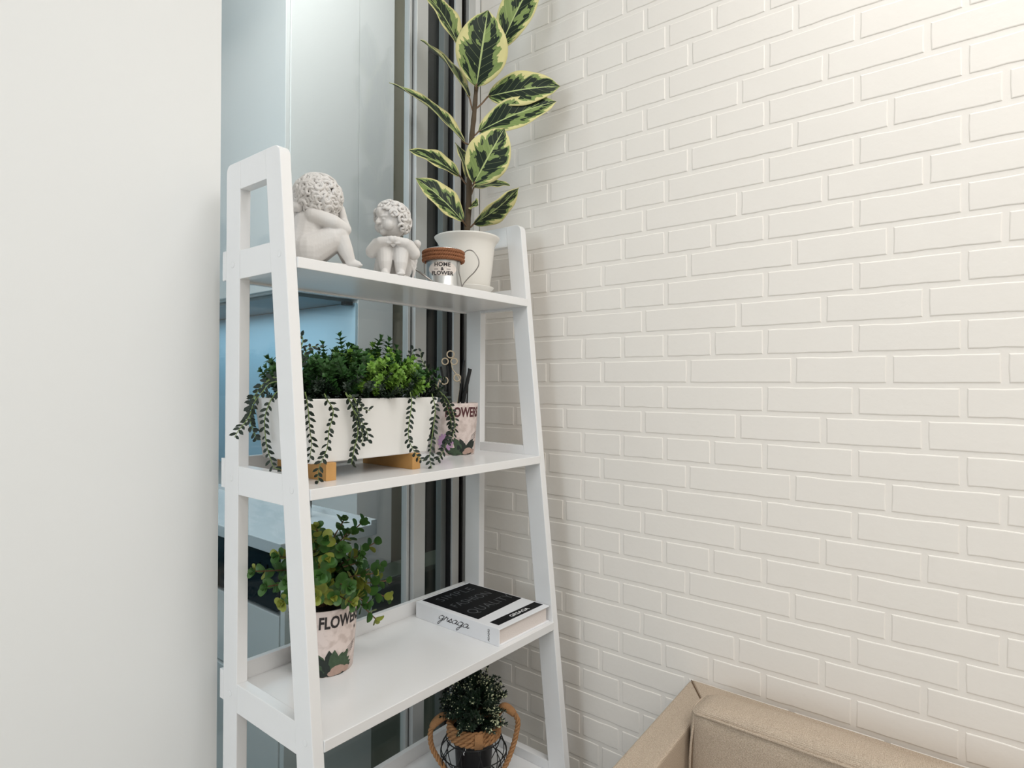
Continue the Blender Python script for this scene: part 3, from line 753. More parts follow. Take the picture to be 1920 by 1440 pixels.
# ------------------------------------------------------------------ tin can
def wrap(verts, cx, cy, rf, th0, z0, lift=.0004):
    out = []
    for v in verts:
        z = z0+v[1]; r = rf(z)+lift+(v[2] if len(v) > 2 else 0); th = th0+v[0]/rf(z); out.append((cx+r*math.cos(th), cy+r*math.sin(th), z))
    return out
def wrapped_text(name, s, size, bold, cx, cy, rf, th0, z0, m, parent, lift=.0005, spacing=1.0, align='CENTER', sx=1.0):
    v, f = text_geo(s, size, bold, align, spacing)
    g = G(); g.add(wrap([(p.x*sx, p.y, 0) for p in v], cx, cy, rf, th0, z0, lift), f); return part(name, g, m, parent)
def wrapped_patch(g, outline, cx, cy, rf, th0, z0, lift):
    """a flat outline (x along the surface, y up) as a fan, laid on a round body"""
    n = len(outline); mx = sum(p[0] for p in outline)/n; my = sum(p[1] for p in outline)/n
    rings = [[(mx+(x-mx)*k, my+(y-my)*k) for x, y in outline] for k in (1, .66, .33)]
    vs = [p for r in rings for p in r]+[(mx, my)]; fs = []
    for a in range(2):
        for i in range(n): fs.append((a*n+i, a*n+(i+1) % n, (a+1)*n+(i+1) % n, (a+1)*n+i))
    for i in range(n): fs.append((2*n+i, 2*n+(i+1) % n, 3*n))
    g.add(wrap(vs, cx, cy, rf, th0, z0, lift), fs)
TX, TY = .853, .866; TR = .0345
tc_ = empty('tin_can', (TX, TY, S1), 'small tin can with twine collar and HOME & FLOWER oval label', 'can')
part('can_body', G().lathe(TX, TY, [(.0325, S1), (TR, S1+.0015), (TR, S1+.004), (TR-.0007, S1+.005), (TR-.0007, S1+.072), (TR, S1+.074), (TR, S1+.076), (TR-.0015, S1+.076), (TR-.002, S1+.004)], 64, cap1=False), 'tin', tc_, smooth=True)
rc = [o for o in bpy.data.objects if o.name == 'can_body'][0]
def rope_ring(cx, cy, R, z, r, turns, strands=3, tilt=None):
    g = G(); N = 150
    for s in range(strands):
        pts = []
        for i in range(N):
            t = 2*PI*i/N; p = turns*t+2*PI*s/strands
            rr = R+r*.55*math.cos(p); pts.append((cx+rr*math.cos(t), cy+rr*math.sin(t), z+r*.55*math.sin(p)))
        g.tube(pts, r*.47, 6, closed=True)
    return g
for k in range(3):
    part('twine_ring', rope_ring(TX, TY, TR+.0038, S1+.0555+k*.0070, .0044, 18), 'twine', tc_, smooth=True)
camdir = math.atan2(-TY, -TX)
rf = lambda z: TR-.0007
g = G(); wrapped_patch(g, [(.029*math.cos(2*PI*k/40)*(1+.04*math.cos(8*PI*k/40)), .0145*math.sin(2*PI*k/40)*(1+.05*math.cos(4*PI*k/40))) for k in range(40)], TX, TY, rf, camdir-.06, S1+.034, .0004)
part('oval_label', g, 'label', tc_)
for s, sz, z, ls in (('HOME', .0104, .0385, 1.05), ('&', .0082, .0305, 1), ('FLOWER', .0104, .0218, 1.02)):
    wrapped_text('lettering', s, sz, .00025, TX, TY, rf, camdir-.06, S1+z, 'ink', tc_, .0008, ls, sx=1.05)
g = G()
for s in (-1, 1):
    x0, x1 = sorted((s*.008, s*.016)); g.add(wrap([(x0, 0, 0), (x1, 0, 0), (x1, .0007, 0), (x0, .0007, 0)], TX, TY, rf, camdir-.06, S1+.0325, .0008), [(0,1,2,3)])
part('lettering', g, 'ink', tc_)
# wire handles: a heart shaped loop on the right, a thin wire on each side
def hp(r, z, f=0): return V3((TX, TY, S1+z))+CR*r-CFD*f
g = G(); g.tube(smooth_pts([hp(.036, .064), hp(.046, .0755), hp(.058, .075), hp(.068, .062), hp(.070, .048), hp(.062, .034), hp(.050, .022), hp(.040, .010), hp(.0375, .004)], 8), .0011, 8)
part('wire_handle', g, 'wire', tc_, smooth=True)
g = G(); g.tube(smooth_pts([hp(.0315, .060, .016), hp(.0325, .046, .016), hp(.032, .032, .017), hp(.035, .018, .014), hp(.0375, .002, .010)], 8), .0011, 8)
part('wire_handle', g, 'wire', tc_, smooth=True)
g = G(); g.tube(smooth_pts([hp(-.036, .060, .010), hp(-.0365, .045, .010), hp(-.036, .028, .010)], 6), .0010, 8)
part('wire_handle', g, 'wire', tc_, smooth=True)

# ------------------------------------------------------------------ rubber plant
PX, PY = .975, .917
rp = empty('rubber_plant', (PX, PY, S1), 'tall variegated rubber plant in a round cream pot on the top board', 'plant')
prof = [(.044, S1+.008), (.0455, S1+.010), (.050, S1+.022), (.055, S1+.060), (.0585, S1+.095), (.0605, S1+.112), (.065, S1+.120), (.0700, S1+.1265), (.0715, S1+.1295), (.0700, S1+.1305), (.0655, S1+.1265), (.0595, S1+.116), (.056, S1+.095), (.054, S1+.090)]
part('pot', G().lathe(PX, PY, prof, 72, cap1=False), 'pot', rp, smooth=True)
part('soil', G().lathe(PX, PY, [(.0568, S1+.100), (.03, S1+.104), (.0, S1+.105)], 32, cap0=False, cap1=False), 'soil', rp, smooth=True)
part('saucer', G().lathe(PX, PY, [(.040, S1), (.044, S1+.001), (.053, S1+.014), (.0585, S1+.020), (.0590, S1+.0215), (.0575, S1+.0218), (.050, S1+.013), (.044, S1+.006), (.0, S1+.0058)], 64, cap1=False), 'pot', rp, smooth=True)
tp = [V3(p) for p in TRUNK]; tp = [V3((PX-.003, PY-.002, S1+.10))]+tp[0:]
tp2 = smooth_pts(tp, 5)
trk = part('trunk', G().tube(tp2, .006, 12, rs=[.0078-.0040*i/(len(tp2)-1)+.0005*math.sin(i*1.9) for i in range(len(tp2))]), 'trunk', rp, smooth=True)
def ficus_leaf(at, b, t, wd, n, fold):
    b, t, n, at = V3(b), V3(t), V3(n), V3(at)
    ax = t-b; L = ax.length; y = ax.normalized(); n = (n-y*n.dot(y)).normalized(); x = y.cross(n); NU, NV = 10, 22
    vs, uv, fs = [], [], []
    rnd = random.Random(int(L*1e5))
    ph = rnd.random()*6
    for j in range(NV+1):
        v = j/NV
        prof = math.sin(PI*min(1, v**.88))**.72*(1-.0*v)
        if v > .93: prof *= (1-(v-.93)/.07*.55)
        hw = wd/2*max(prof, .012)
        arch = math.sin(PI*v)*L*.05-v*v*L*.02
        for i in range(NU+1):
            u = 2*i/NU-1
            wave = .0018*math.sin(v*15+ph+u)*abs(u)**2
            h = arch+abs(u)**1.3*hw*fold*1.2+wave
            vs.append(b+y*(v*L)+x*(u*hw*(1-.12*fold))+n*h); uv.append((u*.5+.5, v))
    for j in range(NV):
        for i in range(NU): fs.append((j*(NU+1)+i, j*(NU+1)+i+1, (j+1)*(NU+1)+i+1, (j+1)*(NU+1)+i))
    off = rootloc(rp); me = mesh_from([v-off for v in vs], fs, 'leaf', True, uv); me.materials.append(M['ficus'])
    o = bpy.data.objects.new('leaf', me); C.objects.link(o); o.parent = rp; ROOT[o.name] = off
    s = o.modifiers.new('s', 'SOLIDIFY'); s.thickness = .0008
    mid = at.lerp(b, .5)+V3((0, 0, -.002))
    part('petiole', G().tube(smooth_pts([at, mid, b, b+y*L*.04], 4), .0018, 8), 'petiole', o, smooth=True)
for a in FICUS: ficus_leaf(*a)

# ------------------------------------------------------------------ planter box with greenery
pl = empty('planter_box', (.666, .905, S2), 'long cream planter box on pine feet full of green foliage and trailing vines', 'planter')
zt, zb = 1.276, 1.1745
bx = [(.540, .836), (.783, .836), (.783, .980), (.540, .980)]; tx = [(.5265, .829), (.806, .829), (.806, .985), (.5265, .985)]
def inset(q, d): 
    cx = sum(p[0] for p in q)/4; cy = sum(p[1] for p in q)/4
    return [(x-math.copysign(d, x-cx), y-math.copysign(d, y-cy)) for x, y in q]
g = G()
rg = [[(x, y, zb) for x, y in bx], [(x, y, zt) for x, y in tx], [(x, y, zt) for x, y in inset(tx, .006)], [(x, y, zt-.018) for x, y in inset(tx, .007)]]
fs = [(3, 2, 1, 0)]
for k in range(3): fs += [(k*4+i, k*4+(i+1) % 4, (k+1)*4+(i+1) % 4, (k+1)*4+i) for i in range(4)]
g.add([p for r in rg for p in r], fs+[(12, 13, 14, 15)])
part('box_body', g, 'planter', pl, bevel=.0022, seg=3)
q = inset(tx, .0068); part('soil', G().add([(x, y, zt-.010) for x, y in q], [(0, 1, 2, 3)]), 'soil', pl)
for x0 in (.5625, .742):
    part('wooden_foot', G().box(x0, x0+.0190, .829, .972, S2, zb), 'pine', pl, bevel=.0006)
# sprigs with whorled little leaves
def sprig_mesh(mi, seed, L, step, nl, ll, lw, flower=0):
    rnd = random.Random(seed); g = G()
    bend = V3(((rnd.random()-.5)*.5, (rnd.random()-.5)*.5, 0))
    P = lambda t: V3((0, 0, 1))*t*L+bend*L*t*t*.5
    g.tube([P(i/5) for i in range(6)], .0009, 4)
    k = 0; z = .12
    while z < 1.001:
        c = P(z); k += 1; tip = z > .9
        for i in range(nl):
            a = 2*PI*i/nl+k*1.1+rnd.random()*.4; el = (.35 if not tip else .9)+rnd.random()*.35
            d = V3((math.cos(a)*math.cos(el), math.sin(a)*math.cos(el), math.sin(el)))
            g.leaf(c, d, V3((0, 0, 1)), ll*(.75+.5*rnd.random()), lw*(.8+.4*rnd.random()), .12)
        if flower and z > .45:
            g.cur = 1
            for i in range(flower):
                a = rnd.random()*6.28; g.ball(c+V3((math.cos(a)*.005, math.sin(a)*.005, .003*rnd.random())), .0013+.0006*rnd.random(), 5, 4)
            g.cur = 0
        z += step/L
    me = mesh_from(g.v, g.f, 'sprig', True)
    for m_ in mi: me.materials.append(M[m_])
    for p, i in zip(me.polygons, g.mi): p.material_index = i
    return me
SB = [sprig_mesh(['bright'], 20+i, .040, .0082, 6, .0120, .0082) for i in range(4)]
SF = [sprig_mesh(['fern'], 30+i, .046, .0064, 6, .0110, .0062) for i in range(4)]
SD = [sprig_mesh(['dark'], 40+i, .050, .0058, 5, .0095, .0042) for i in range(3)]
rnd = random.Random(5)
for i in range(150):                                  # fresh green tuft, centre and front
    x = rnd.uniform(.650, .765); y = rnd.uniform(.838, .95)
    d = V3(((x-.708)*9+rnd.uniform(-.9, .9), -(.95-y)*9+rnd.uniform(-1.0, .5), .95)); d.normalize()
    inst('sprig', rnd.choice(SB), pl, (x, y, rnd.uniform(1.276, 1.330)), frame_to(d), rnd.uniform(.7, 1.05))
for i in range(210):                                   # mid green growth, full length
    x = rnd.uniform(.545, .785); y = rnd.uniform(.845, .972)
    d = V3(((x-.665)*5+rnd.uniform(-1, 1), rnd.uniform(-1.2, .5), 1.1)); d.normalize()
    inst('leafy_stem', rnd.choice(SF), pl, (x, y, rnd.uniform(1.272, 1.330-abs(x-.68)*.22)), frame_to(d), rnd.uniform(.7, 1.15))
for i in range(120):                                   # dark skirt lying low at the rim
    x = rnd.uniform(.545, .800); y = rnd.uniform(.836, .975)
    d = V3(((x-.665)*6+rnd.uniform(-.8, .8), rnd.uniform(-1.3, .3), .35+rnd.random()*.6)); d.normalize()
    inst('dark_sprig', rnd.choice(SD), pl, (x, y, rnd.uniform(1.266, 1.290)), frame_to(d), rnd.uniform(.6, 1.0))
# upright tips seen against the glass
for x, y, z, s in ((.640, .89, 1.335, 1.05), (.700, .89, 1.340, 1.0), (.735, .90, 1.332, 1.1), (.755, .90, 1.322, 1.0), (.600, .89, 1.325, .9), (.665, .90, 1.325, .9)):
    inst('leafy_stem', rnd.choice(SF), pl, (x, y, z), frame_to((rnd.uniform(-.3, .3), 0, 1)), s)
g = G()
for i in range(1500):                                 # needle-fine filler between the sprigs
    x = rnd.uniform(.54, .80); y = rnd.uniform(.84, .975)
    g.leaf((x, y, rnd.uniform(1.266, 1.312)), (rnd.uniform(-1, 1), rnd.uniform(-1, .6), rnd.uniform(-.2, 1)), ZU, rnd.uniform(.008, .016), .0024, .1)
part('foliage_filler', g, 'dark', pl, kind='stuff')
def vine(pts, seed, root, step=.0082, ll=.0108, lw=.0056, m=('vinestem', 'vine')):
    rnd = random.Random(seed); p = smooth_pts(pts, 8); g = G(); g.tube(p, .0009, 5, rs=[.0011-.0006*i/(len(p)-1) for i in range(len(p))])
    g.cur = 1; acc = 0; k = 0
    for i in range(1, len(p)):
        acc += (p[i]-p[i-1]).length
        while acc > step*.62:
            acc -= step*.62; k += 1; t = (p[i]-p[i-1]).normalized()
            s = 1 if k % 2 else -1; side = t.cross(CFD).normalized()*s
            d = t*(.75+.3*rnd.random())+side*(.8+.3*rnd.random())-CFD*rnd.uniform(-.25, .45)
            g.leaf(p[i], d, -CFD+V3((rnd.uniform(-.5, .5), rnd.uniform(-.5, .5), rnd.uniform(-.2, .7))), ll*(.7+.5*rnd.random()), lw*(.8+.4*rnd.random()), .1)
    part('vine', g, list(m), root, smooth=True)
for i, v in enumerate(VINES):
    vine(v, i, pl)
    if i in (0, 6, 12): vine([V3(p)+V3((.004, .006, .002)) for p in v], i+50, pl)

# ------------------------------------------------------------------ printed pots
def printed_pot(root, cx, cy, r0, r1, z0, z1, th_text, tsize, ths):
    rf = lambda z: r0+(r1-r0)*(z-z0)/(z1-z0)
    part('pot_body', G().lathe(cx, cy, [(r0-.001, z0), (r0, z0+.001)]+[(rf(z0+(z1-z0)*k/6), z0+(z1-z0)*k/6) for k in range(1, 6)]+[(r1, z1-.0008), (r1-.0006, z1), (r1-.0022, z1), (r1-.0026, z1-.012)], 64, cap1=False), 'potprint', root, smooth=True)
    part('soil', G().lathe(cx, cy, [(r1-.003, z1-.010), (0, z1-.008)], 24, cap0=False, cap1=False), 'soil', root)
    return rf
def succulent_print(root, cx, cy, rf, th, z0, s=1.0, seed=0):
    rnd = random.Random(seed); g = G(); g2 = G()
    for k in range(15):                                # rosette leaves
        a = rnd.uniform(.1, PI-.1); L = s*rnd.uniform(.018, .042); bx_ = rnd.uniform(-.006, .006)*s; w_ = L*.2
        o = [(bx_+math.cos(a)*L*t-math.sin(a)*w_*ww, .004+math.sin(a)*L*t*.95+math.cos(a)*w_*ww) for t, ww in ((0, -.4), (.4, -1), (.75, -.8), (1, 0), (.75, .8), (.4, 1), (0, .4))]
        wrapped_patch(g if k % 2 else g2, o, cx, cy, rf, th, z0, .0003+.00004*k)
    for k in range(9):
        c_ = rnd.uniform(-.024, .020)*s; o = [(c_+.010*s*math.cos(t*.785), .0045+.0045*math.sin(t*.785)) for t in range(8)]
        wrapped_patch(g2, o, cx, cy, rf, th, z0, .0003+.00003*k)
    part('printed_leaves', g, 'leafprint', root); part('printed_leaves', g2, 'leafprint2', root)
    g = G()
    for (c_, y_, r_) in ((.012, .009, .0085), (.024, .007, .0055), (.004, .005, .005)):
        wrapped_patch(g, [(c_*s+r_*s*1.3*math.cos(t*.628), y_+r_*s*.8*math.sin(t*.628)) for t in range(10)], cx, cy, rf, th, z0, .0012)
    part('printed_pebbles', g, 'stoneprint', root)
def scribble(root, cx, cy, rf, th, z0, seed):
    rnd = random.Random(seed); g = G()
    for row in range(4):
        x = -.010+row*.001
        pts = []
        for k in range(18): pts.append((x+k*.0011, .004*row+.0008*math.sin(k*2.1+row)+.0006*rnd.random()+k*.00045))
        w3 = wrap([(a, b, 0) for a, b in pts], cx, cy, rf, th, z0, .0006); g.tube(w3, .00022, 4)
    part('printed_handwriting', g, 'ink', root)
BX, BY = .640, .948
pb = empty('potted_eucalyptus', (BX, BY, S3), 'FLOWERS printed pot with bushy round-leaved green plant, behind the left front leg', 'plant')
thB = math.atan2(-BY, -BX)
rfB = printed_pot(pb, BX, BY, .0515, .0600, S3, S3+.116, thB, .02, None)
wrapped_text('lettering', 'FLOWERS', .0290, .0009, BX, BY, rfB, thB+.62, S3+.086, 'ink', pb, .0006, 1.0, sx=.70)
wrapped_text('lettering', 'FLOWERS', .0290, .0009, BX, BY, rfB, thB-1.75, S3+.086, 'ink', pb, .0006, 1.0, sx=.70)
succulent_print(pb, BX, BY, rfB, thB+.18, S3+.001, 1.25, 3); succulent_print(pb, BX, BY, rfB, thB-1.45, S3+.001, 1.1, 8)
scribble(pb, BX, BY, rfB, thB+.95, S3+.030, 2)
g = G(); wrapped_patch(g, [(.0028*(1 if k % 2 == 0 else .45)*math.sin(k*PI/5), .004*(1 if k % 2 == 0 else .45)*math.cos(k*PI/5)) for k in range(10)], BX, BY, rfB, thB+1.15, S3+.074, .0006)
part('printed_star', g, 'ink', pb)
def round_leaf(r, seed):
    rnd = random.Random(seed); vs, fs = [(0, 0, 0)], []; n = 12
    for k in range(n):
        a = 2*PI*k/n; rr = r*(1+.05*rnd.uniform(-1, 1)); vs.append((rr*math.cos(a)*.92, r+rr*math.sin(a), .16*r*(math.cos(2*a))+.1*r))
    vs[0] = (0, r, -.12*r)
    for k in range(n): fs.append((0, 1+k, 1+(k+1) % n))
    return mesh_from(vs, fs, 'leaf', True)
RL = {}
for c_ in ('euc1', 'euc2', 'euc3'):
    for s_ in range(2):
        me = round_leaf(.0112, s_*5+1); me.materials.append(M[c_]); RL[c_, s_] = me
rnd = random.Random(11); base = V3((BX, BY, S3+.105)); nleaf = 0
for si, tip in enumerate(EUC):
    tip = V3(tip); out = (tip-base); h = V3((out.x, out.y, 0))
    mid = base+h*.38+V3((0, 0, max(.012, out.z*.62)+.012)); p = smooth_pts([base+h*.08, mid, tip], 10)
    st = part('stem', G().tube(p, .0013, 5), 'petiole', pb)
    tot = sum((p[i]-p[i-1]).length for i in range(1, len(p))); acc = 0; run = 0; k = 0
    yel = rnd.random() < (.55 if tip.z < S3+.17 else .22)
    for i in range(1, len(p)):
        acc += (p[i]-p[i-1]).length; run += (p[i]-p[i-1]).length
        if run < .018: acc = 0; continue
        if acc > .0105 or i == len(p)-1:
            acc = 0; k += 1; t = (p[i]-p[i-1]).normalized(); fr_ = run/tot
            a = t.orthogonal().normalized(); b = t.cross(a); ph = k*PI/2+rnd.random()*.5
            for s_ in (0, PI):
                d = (a*math.cos(ph+s_)+b*math.sin(ph+s_)+t*.55).normalized(); n_ = (t-d*t.dot(d)).normalized()
                mt = Matrix((d.cross(n_), d, n_)).transposed().to_quaternion()
                col = 'euc2' if (yel and rnd.random() < .45) or rnd.random() < .10 else ('euc1' if fr_ > .45 or rnd.random() < .4 else 'euc3')
                inst('leaf', RL[col, rnd.randrange(2)], st, p[i], mt, (1.35-.65*fr_)*(.85+.35*rnd.random())); nleaf += 1
    tp_ = (p[-1]-p[-2]).normalized()
    for q_ in range(3):
        a = tp_.orthogonal(); a.rotate(Matrix.Rotation(q_*2.1, 3, tp_)); d = (tp_+a*.35).normalized(); n_ = (a-d*a.dot(d)).normalized()
        inst('leaf', RL['euc1' if not yel else 'euc2', 0], st, p[-1], Matrix((d.cross(n_), d, n_)).transposed().to_quaternion(), .5); nleaf += 1
print('euc leaves', nleaf)

AX, AY = .978, .953
pa = empty('printed_flower_pot', (AX, AY, S2), 'pinkish FLOWERS printed pot with violet daisy, holding the black sticks', 'pot')
thA = math.atan2(-AY, -AX)
rfA = printed_pot(pa, AX, AY, .0435, .0510, S2, S2+.113, thA, .02, None)
wrapped_text('lettering', 'FLOWERS', .0290, .0009, AX, AY, rfA, thA+.42, S2+.084, 'inkred', pa, .0006, 1.0, sx=.68)
succulent_print(pa, AX, AY, rfA, thA+.42, S2+.001, 1.0, 5)
g = G()
for k in range(13):
    a = 2*PI*k/13; o = [(math.cos(a)*t*.0195-math.sin(a)*ww*.0036, math.sin(a)*t*.0195+math.cos(a)*ww*.0036) for t, ww in ((.2, -.3), (.6, -1), (.95, -.7), (1.03, 0), (.95, .7), (.6, 1), (.2, .3))]
    wrapped_patch(g, o, AX, AY, rfA, thA-.50, S2+.028, .0012+.00002*k)
part('printed_daisy', g, 'pink', pa)
g = G(); wrapped_patch(g, [(.0062*math.cos(k*.52), .0062*math.sin(k*.52)) for k in range(12)], AX, AY, rfA, thA-.50, S2+.028, .0016); part('printed_daisy_centre', g, 'leafprint2', pa)
scribble(pa, AX, AY, rfA, thA+1.0, S2+.030, 6)
zA = S2+.106
def apt(r, z, f=0): return V3((AX, AY, S2+z))+CR*r-CFD*f
for i, (b_, t_, r_) in enumerate(((apt(-.016, .105), apt(-.033, .193, -.004), .0026), (apt(-.008, .105, .008), apt(-.017, .195, .01), .0028), (apt(.007, .105, .006), apt(.020, .207, .004), .0026), (apt(.016, .105, .012), apt(.034, .188, .016), .0042), (apt(.026, .105, -.004), apt(.029, .190, -.004), .0016))):
    nm = ('black stick leaning left at the back of the flower pot', 'black stick leaning left nearest the curly stem', 'tallest black stick in the middle of the flower pot', 'thickest black stick leaning right in the flower pot', 'thinnest black stick upright at the right of the flower pot')[i]
    o = part('reed_stick', G().tube([b_, b_.lerp(t_, .5), t_], r_, 10), 'stick'); tag(o, nm, 'stick', 'black sticks in the flower pot')
cs = empty('curly_stem', tuple(apt(-.005, .105)), 'cream curly wicker stem with three loops above the flower pot', 'ornament')
def ring3(c, r, tr=.0015): 
    return G().tube([c+CR*(r*math.cos(2*PI*k/20))+ZU*(r*math.sin(2*PI*k/20)) for k in range(20)], tr, 8, closed=True)
part('stem', G().tube(smooth_pts([apt(.004, .106, .006), apt(.010, .140, .006), apt(.012, .158, .006), apt(.004, .175, .006), apt(-.006, .188, .006), apt(-.008, .203, .006)], 6), .0011, 8), 'curl', cs, smooth=True)
for (rx, z, rr) in ((-.0105, .220, .0078), (-.0225, .2045, .0070), (-.0025, .2045, .0070), (.0045, .168, .0075)):
    part('loop', ring3(apt(rx, z, .006), rr), 'curl', cs, smooth=True)
c2_ = empty('curly_stem', tuple(apt(-.02, .105)), 'cream curled wicker stem half hidden by vines beside the pot', 'ornament')
sp = [apt(-.022+.012*(1-k/22)*math.cos(2.2+k*.42), .163+.012*(1-k/26)*math.sin(2.2+k*.42), .012) for k in range(18)]
part('stem', G().tube(smooth_pts([apt(-.022, .106, .010), apt(-.034, .130, .012), apt(-.0375, .150, .012)]+sp[2:], 3), .0013, 8), 'curl', c2_, smooth=True)

# ------------------------------------------------------------------ book
bk = empty('book', (.98, .87, S3), 'thick white hardcover book with black title panels lying on the third board', 'book')
bx0, bx1, by0, by1, bz0, bz1 = .899, 1.064, .754, .989, S3, S3+.034
part('back_cover', G().box(bx0+.001, bx1, by0, by1, bz0, bz0+.0025), 'bookwhite', bk, bevel=.0006)
part('front_cover', G().box(bx0+.001, bx1, by0, by1, bz1-.0025, bz1), 'bookwhite', bk, bevel=.0006)
part('spine', G().box(bx0-.0008, bx0+.0018, by0, by1, bz0, bz1), 'bookwhite', bk, bevel=.0008)
part('page_block', G().box(bx0+.0018, bx1-.006, by0+.004, by1-.004, bz0+.0025, bz1-.0025), 'paper', bk)
zp = bz1+.0003
def flat_poly(pts, z, h=.0003): 
    n = len(pts); g = G(); g.add([(x, y, z-h) for x, y in pts]+[(x, y, z) for x, y in pts], [tuple(range(n, 2*n))]+[(i, (i+1) % n, n+(i+1) % n, n+i) for i in range(n)]); return g
part('black_panel', flat_poly([(.910, .819), (1.061, .827), (1.061, .984), (.912, .984)], zp), 'blackpanel', bk)
part('black_panel', flat_poly([(.913, .768), (1.060, .768), (1.060, .791), (.913, .791)], zp), 'blackpanel', bk)
def flat_text(s, size, x, y, m, sx=1, bold=0, sp_=1.0):
    v, f = text_geo(s, size, bold, 'CENTER', sp_); g = G(); g.add([(x+p.x*sx, y+p.y, zp+.0003) for p in v], f); part('lettering', g, m, bk)
flat_text('SIMPLE', .034, .985, .944, 'emboss', .95, -.0004, 1.15); flat_text('FASHION', .034, .985, .895, 'emboss', .80, -.0004, 1.05); flat_text('QUALITY', .036, .990, .844, 'emboss', .85, -.0004, 1.1)
flat_text("GRSAGA", .0135, .992, .7745, 'whiteink', 1.15, .0003)
# handwriting on the spine (unit x-height letters)
LET = {'g': ([(.95, .95), (.5, 1.05), (.1, .6), (.15, .1), (.55, .05), (.9, .55), (1.0, 1.0), (.8, .0), (.55, -.9), (.25, -1.25), (.15, -.95), (.6, -.3), (1.2, .15)], 1.05),
       'r': ([(.0, .1), (.25, .75), (.35, 1.15), (.5, .85), (.75, .95), (.65, .4), (.75, .05), (1.05, .2)], .85),
       's': ([(.0, .1), (.35, .65), (.55, 1.05), (.6, .6), (.7, .2), (.35, .0), (.2, .2), (.6, .05), (.95, .25)], .8),
       'a': ([(.9, .9), (.5, 1.0), (.1, .55), (.15, .08), (.5, .05), (.85, .5), (.95, .95), (.85, .3), (.95, .03), (1.25, .3)], 1.1)}
g = G(); xx = 0; sc_ = .0098
for ch in 'grsaga':
    pts, adv = LET[ch]
    pp = smooth_pts([(0, (xx+x+y*.28), y) for x, y in pts], 5)
    ys = [V3((bx0-.0011, .920-p.y*sc_*1.45, S3+.0145+p.z*sc_*.86)) for p in pp]
    g.tube(ys, .00048, 5, rs=[.00028+.00052*abs(math.sin(i*.31+.6)) for i in range(len(ys))]); xx += adv
part('handwritten_title', g, 'ink', bk)
v, f = text_geo('GRSAGA', .0062, .0001); g = G(); g.add([(bx0-.0011, .7805+p.y-.002, S3+.0165-p.x) for p in v], f); part('lettering', g, 'ink', bk)

# ------------------------------------------------------------------ wire basket with flowering bush
WX, WY = .953, .868
wb = empty('wire_basket', (WX, WY, S4), 'black wire basket with tan rope collar and handles around a small flowering bush', 'basket')
part('inner_pot', G().lathe(WX, WY, [(.034, S4+.006), (.036, S4+.007), (.0415, S4+.095), (.0435, S4+.097), (.0435, S4+.104), (.041, S4+.104), (.040, S4+.092), (.0, S4+.093)], 48, cap1=False), 'blackpot', wb, smooth=True)
rw = lambda t: .052+.020*math.sin(PI*min(1, t*1.05))-.004*(1-t)
g = G()
for k in range(4):
    z = S4+.0015+k*.028; r_ = rw((z-S4)/.10); g = G()
    g.tube([(WX+r_*math.cos(2*PI*i/40), WY+r_*math.sin(2*PI*i/40), z) for i in range(40)], .0012, 6, closed=True); part('wire_hoop', g, 'blackwire', wb, smooth=True)
for k in range(10):
    for s_ in (-1, 1):
        a0 = 2*PI*k/10; pts = []
        for i in range(9):
            t = i/8; r_ = rw(t)+.0008*s_; a = a0+s_*t*.42; pts.append((WX+r_*math.cos(a), WY+r_*math.sin(a), S4+.0015+.098*t))
        part('wire', G().tube(pts, .0010, 5), 'blackwire', wb, smooth=True)
for k in range(3):
    part('rope_ring', rope_ring(WX, WY, .0515, S4+.0945+k*.0098, .0066, 9), 'rope', wb, smooth=True)
ca = math.atan2(-WY, -WX)+.18
g = G(); n = 9
vs = []
for i in range(n):
    th = ca-.15+.30*i/(n-1)
    for r_, z in ((.0585, .0885), (.0600, .104), (.0585, .1190)): vs.append((WX+r_*math.cos(th), WY+r_*math.sin(th), S4+z))
g.add(vs, [(i*3+k, (i+1)*3+k, (i+1)*3+k+1, i*3+k+1) for i in range(n-1) for k in range(2)])
o = part('strap_wrap', g, 'rope', wb, smooth=True); sm = o.modifiers.new('s', 'SOLIDIFY'); sm.thickness = .003
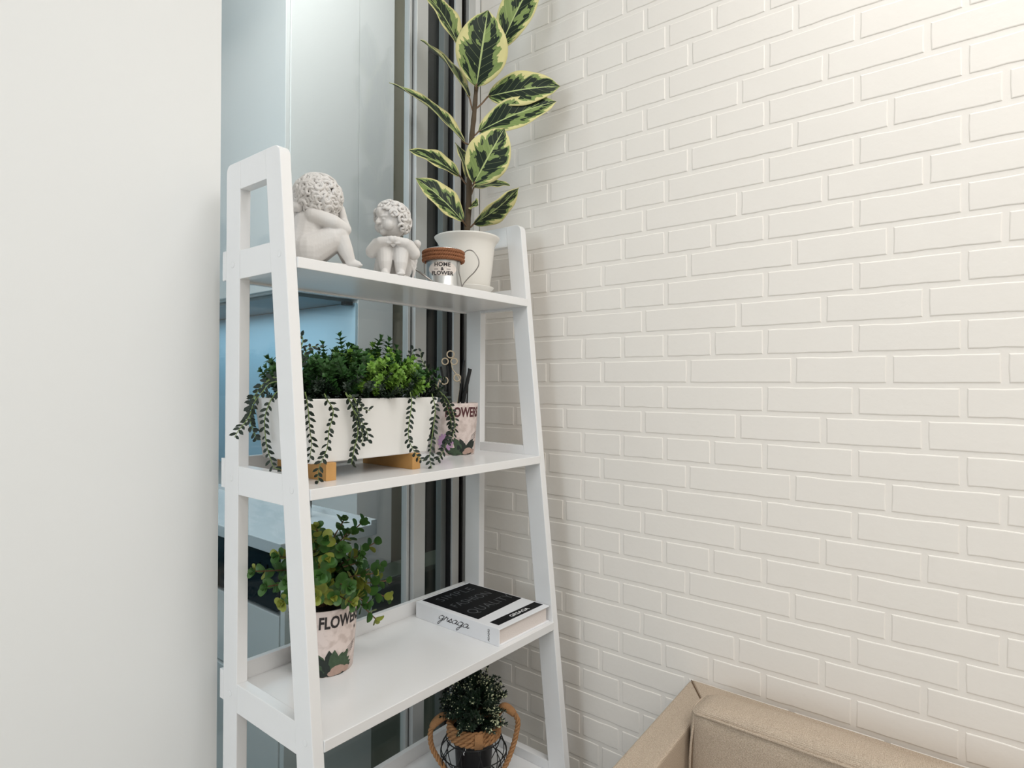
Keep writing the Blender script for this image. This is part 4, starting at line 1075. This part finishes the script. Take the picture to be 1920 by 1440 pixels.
def rope_path(pts, r, pitch, strands=3, k=10):
    p = smooth_pts(pts, k); g = G(); L = 0
    for s_ in range(strands):
        out = []; up = None; L = 0
        for i, q_ in enumerate(p):
            a = p[max(0, i-1)]; b = p[min(len(p)-1, i+1)]; t = (b-a).normalized()
            if i: L += (p[i]-p[i-1]).length
            if up is None: up = t.orthogonal().normalized()
            u = (up-t*up.dot(t)).normalized(); up = u; w_ = t.cross(u); ph = 2*PI*L/pitch+2*PI*s_/strands
            out.append(q_+(u*math.cos(ph)+w_*math.sin(ph))*r*.56)
        g.tube(out, r*.50, 7)
    return g
def wp(r, z, f=0): return V3((WX, WY, S4+z))+CR*r-CFD*f
for s_, pts in ((-1, [wp(-.050, .122, .0), wp(-.064, .127, .004), wp(-.083, .114, .010), (wp(-.090, .096, .012)), wp(-.086, .070, .016), wp(-.070, .046, .022), wp(-.048, .022, .030), wp(-.036, .006, .034)]),
                (1, [wp(.050, .128, .0), wp(.062, .147, .002), wp(.080, .137, .002), wp(.092, .120, .002), wp(.091, .100, .004), wp(.083, .070, .010), wp(.070, .040, .018), wp(.052, .010, .026)])):
    o = part('rope_handle', rope_path(pts, .0056, .026, 3, 12), 'rope', wb, smooth=True)
    kp = smooth_pts(pts[:4], 6)
    part('knot', G().tube(kp[3:15], .0085, 10, rs=[.0070+.0022*math.sin(PI*i/11) for i in range(12)]), 'rope', o, smooth=True)
g = G(); g.tube(smooth_pts([V3((WX, WY, S4))+(-CFD)*.0425-CR*.018+ZU*z_+CR*x_ for x_, z_ in ((.004, .083), (.0035, .078), (0, .073), (.001, .069))], 5), .0009, 6); part('white_mark', g, 'whiteink', wb)
SW = [sprig_mesh(['dark', 'flower'], 60+i, .042, .0058, 5, .0085, .0038, flower=fl) for i, fl in enumerate((0, 1, 2, 0, 3, 4))]
rnd = random.Random(21)
for i in range(260):
    th = rnd.random()*2*PI; el = math.acos(1-rnd.random()*1.15); d = V3((math.sin(el)*math.cos(th), math.sin(el)*math.sin(th), math.cos(el)))
    right = d.dot(CR)
    pool = SW[4:6] if right > .25 and rnd.random() < .65 else (SW[1:3] if rnd.random() < .35 else [SW[0], SW[3]])
    c_ = V3((WX, WY, S4+.132)); k_ = rnd.uniform(.25, .95)
    pos = c_+V3((d.x*.042, d.y*.042, d.z*.075))*k_
    if pos.z > S3-.075: continue
    inst('sprig', rnd.choice(pool), wb, pos, frame_to(d+V3((0, 0, .2))+V3((rnd.uniform(-.4, .4), rnd.uniform(-.4, .4), 0))), rnd.uniform(.7, 1.0))
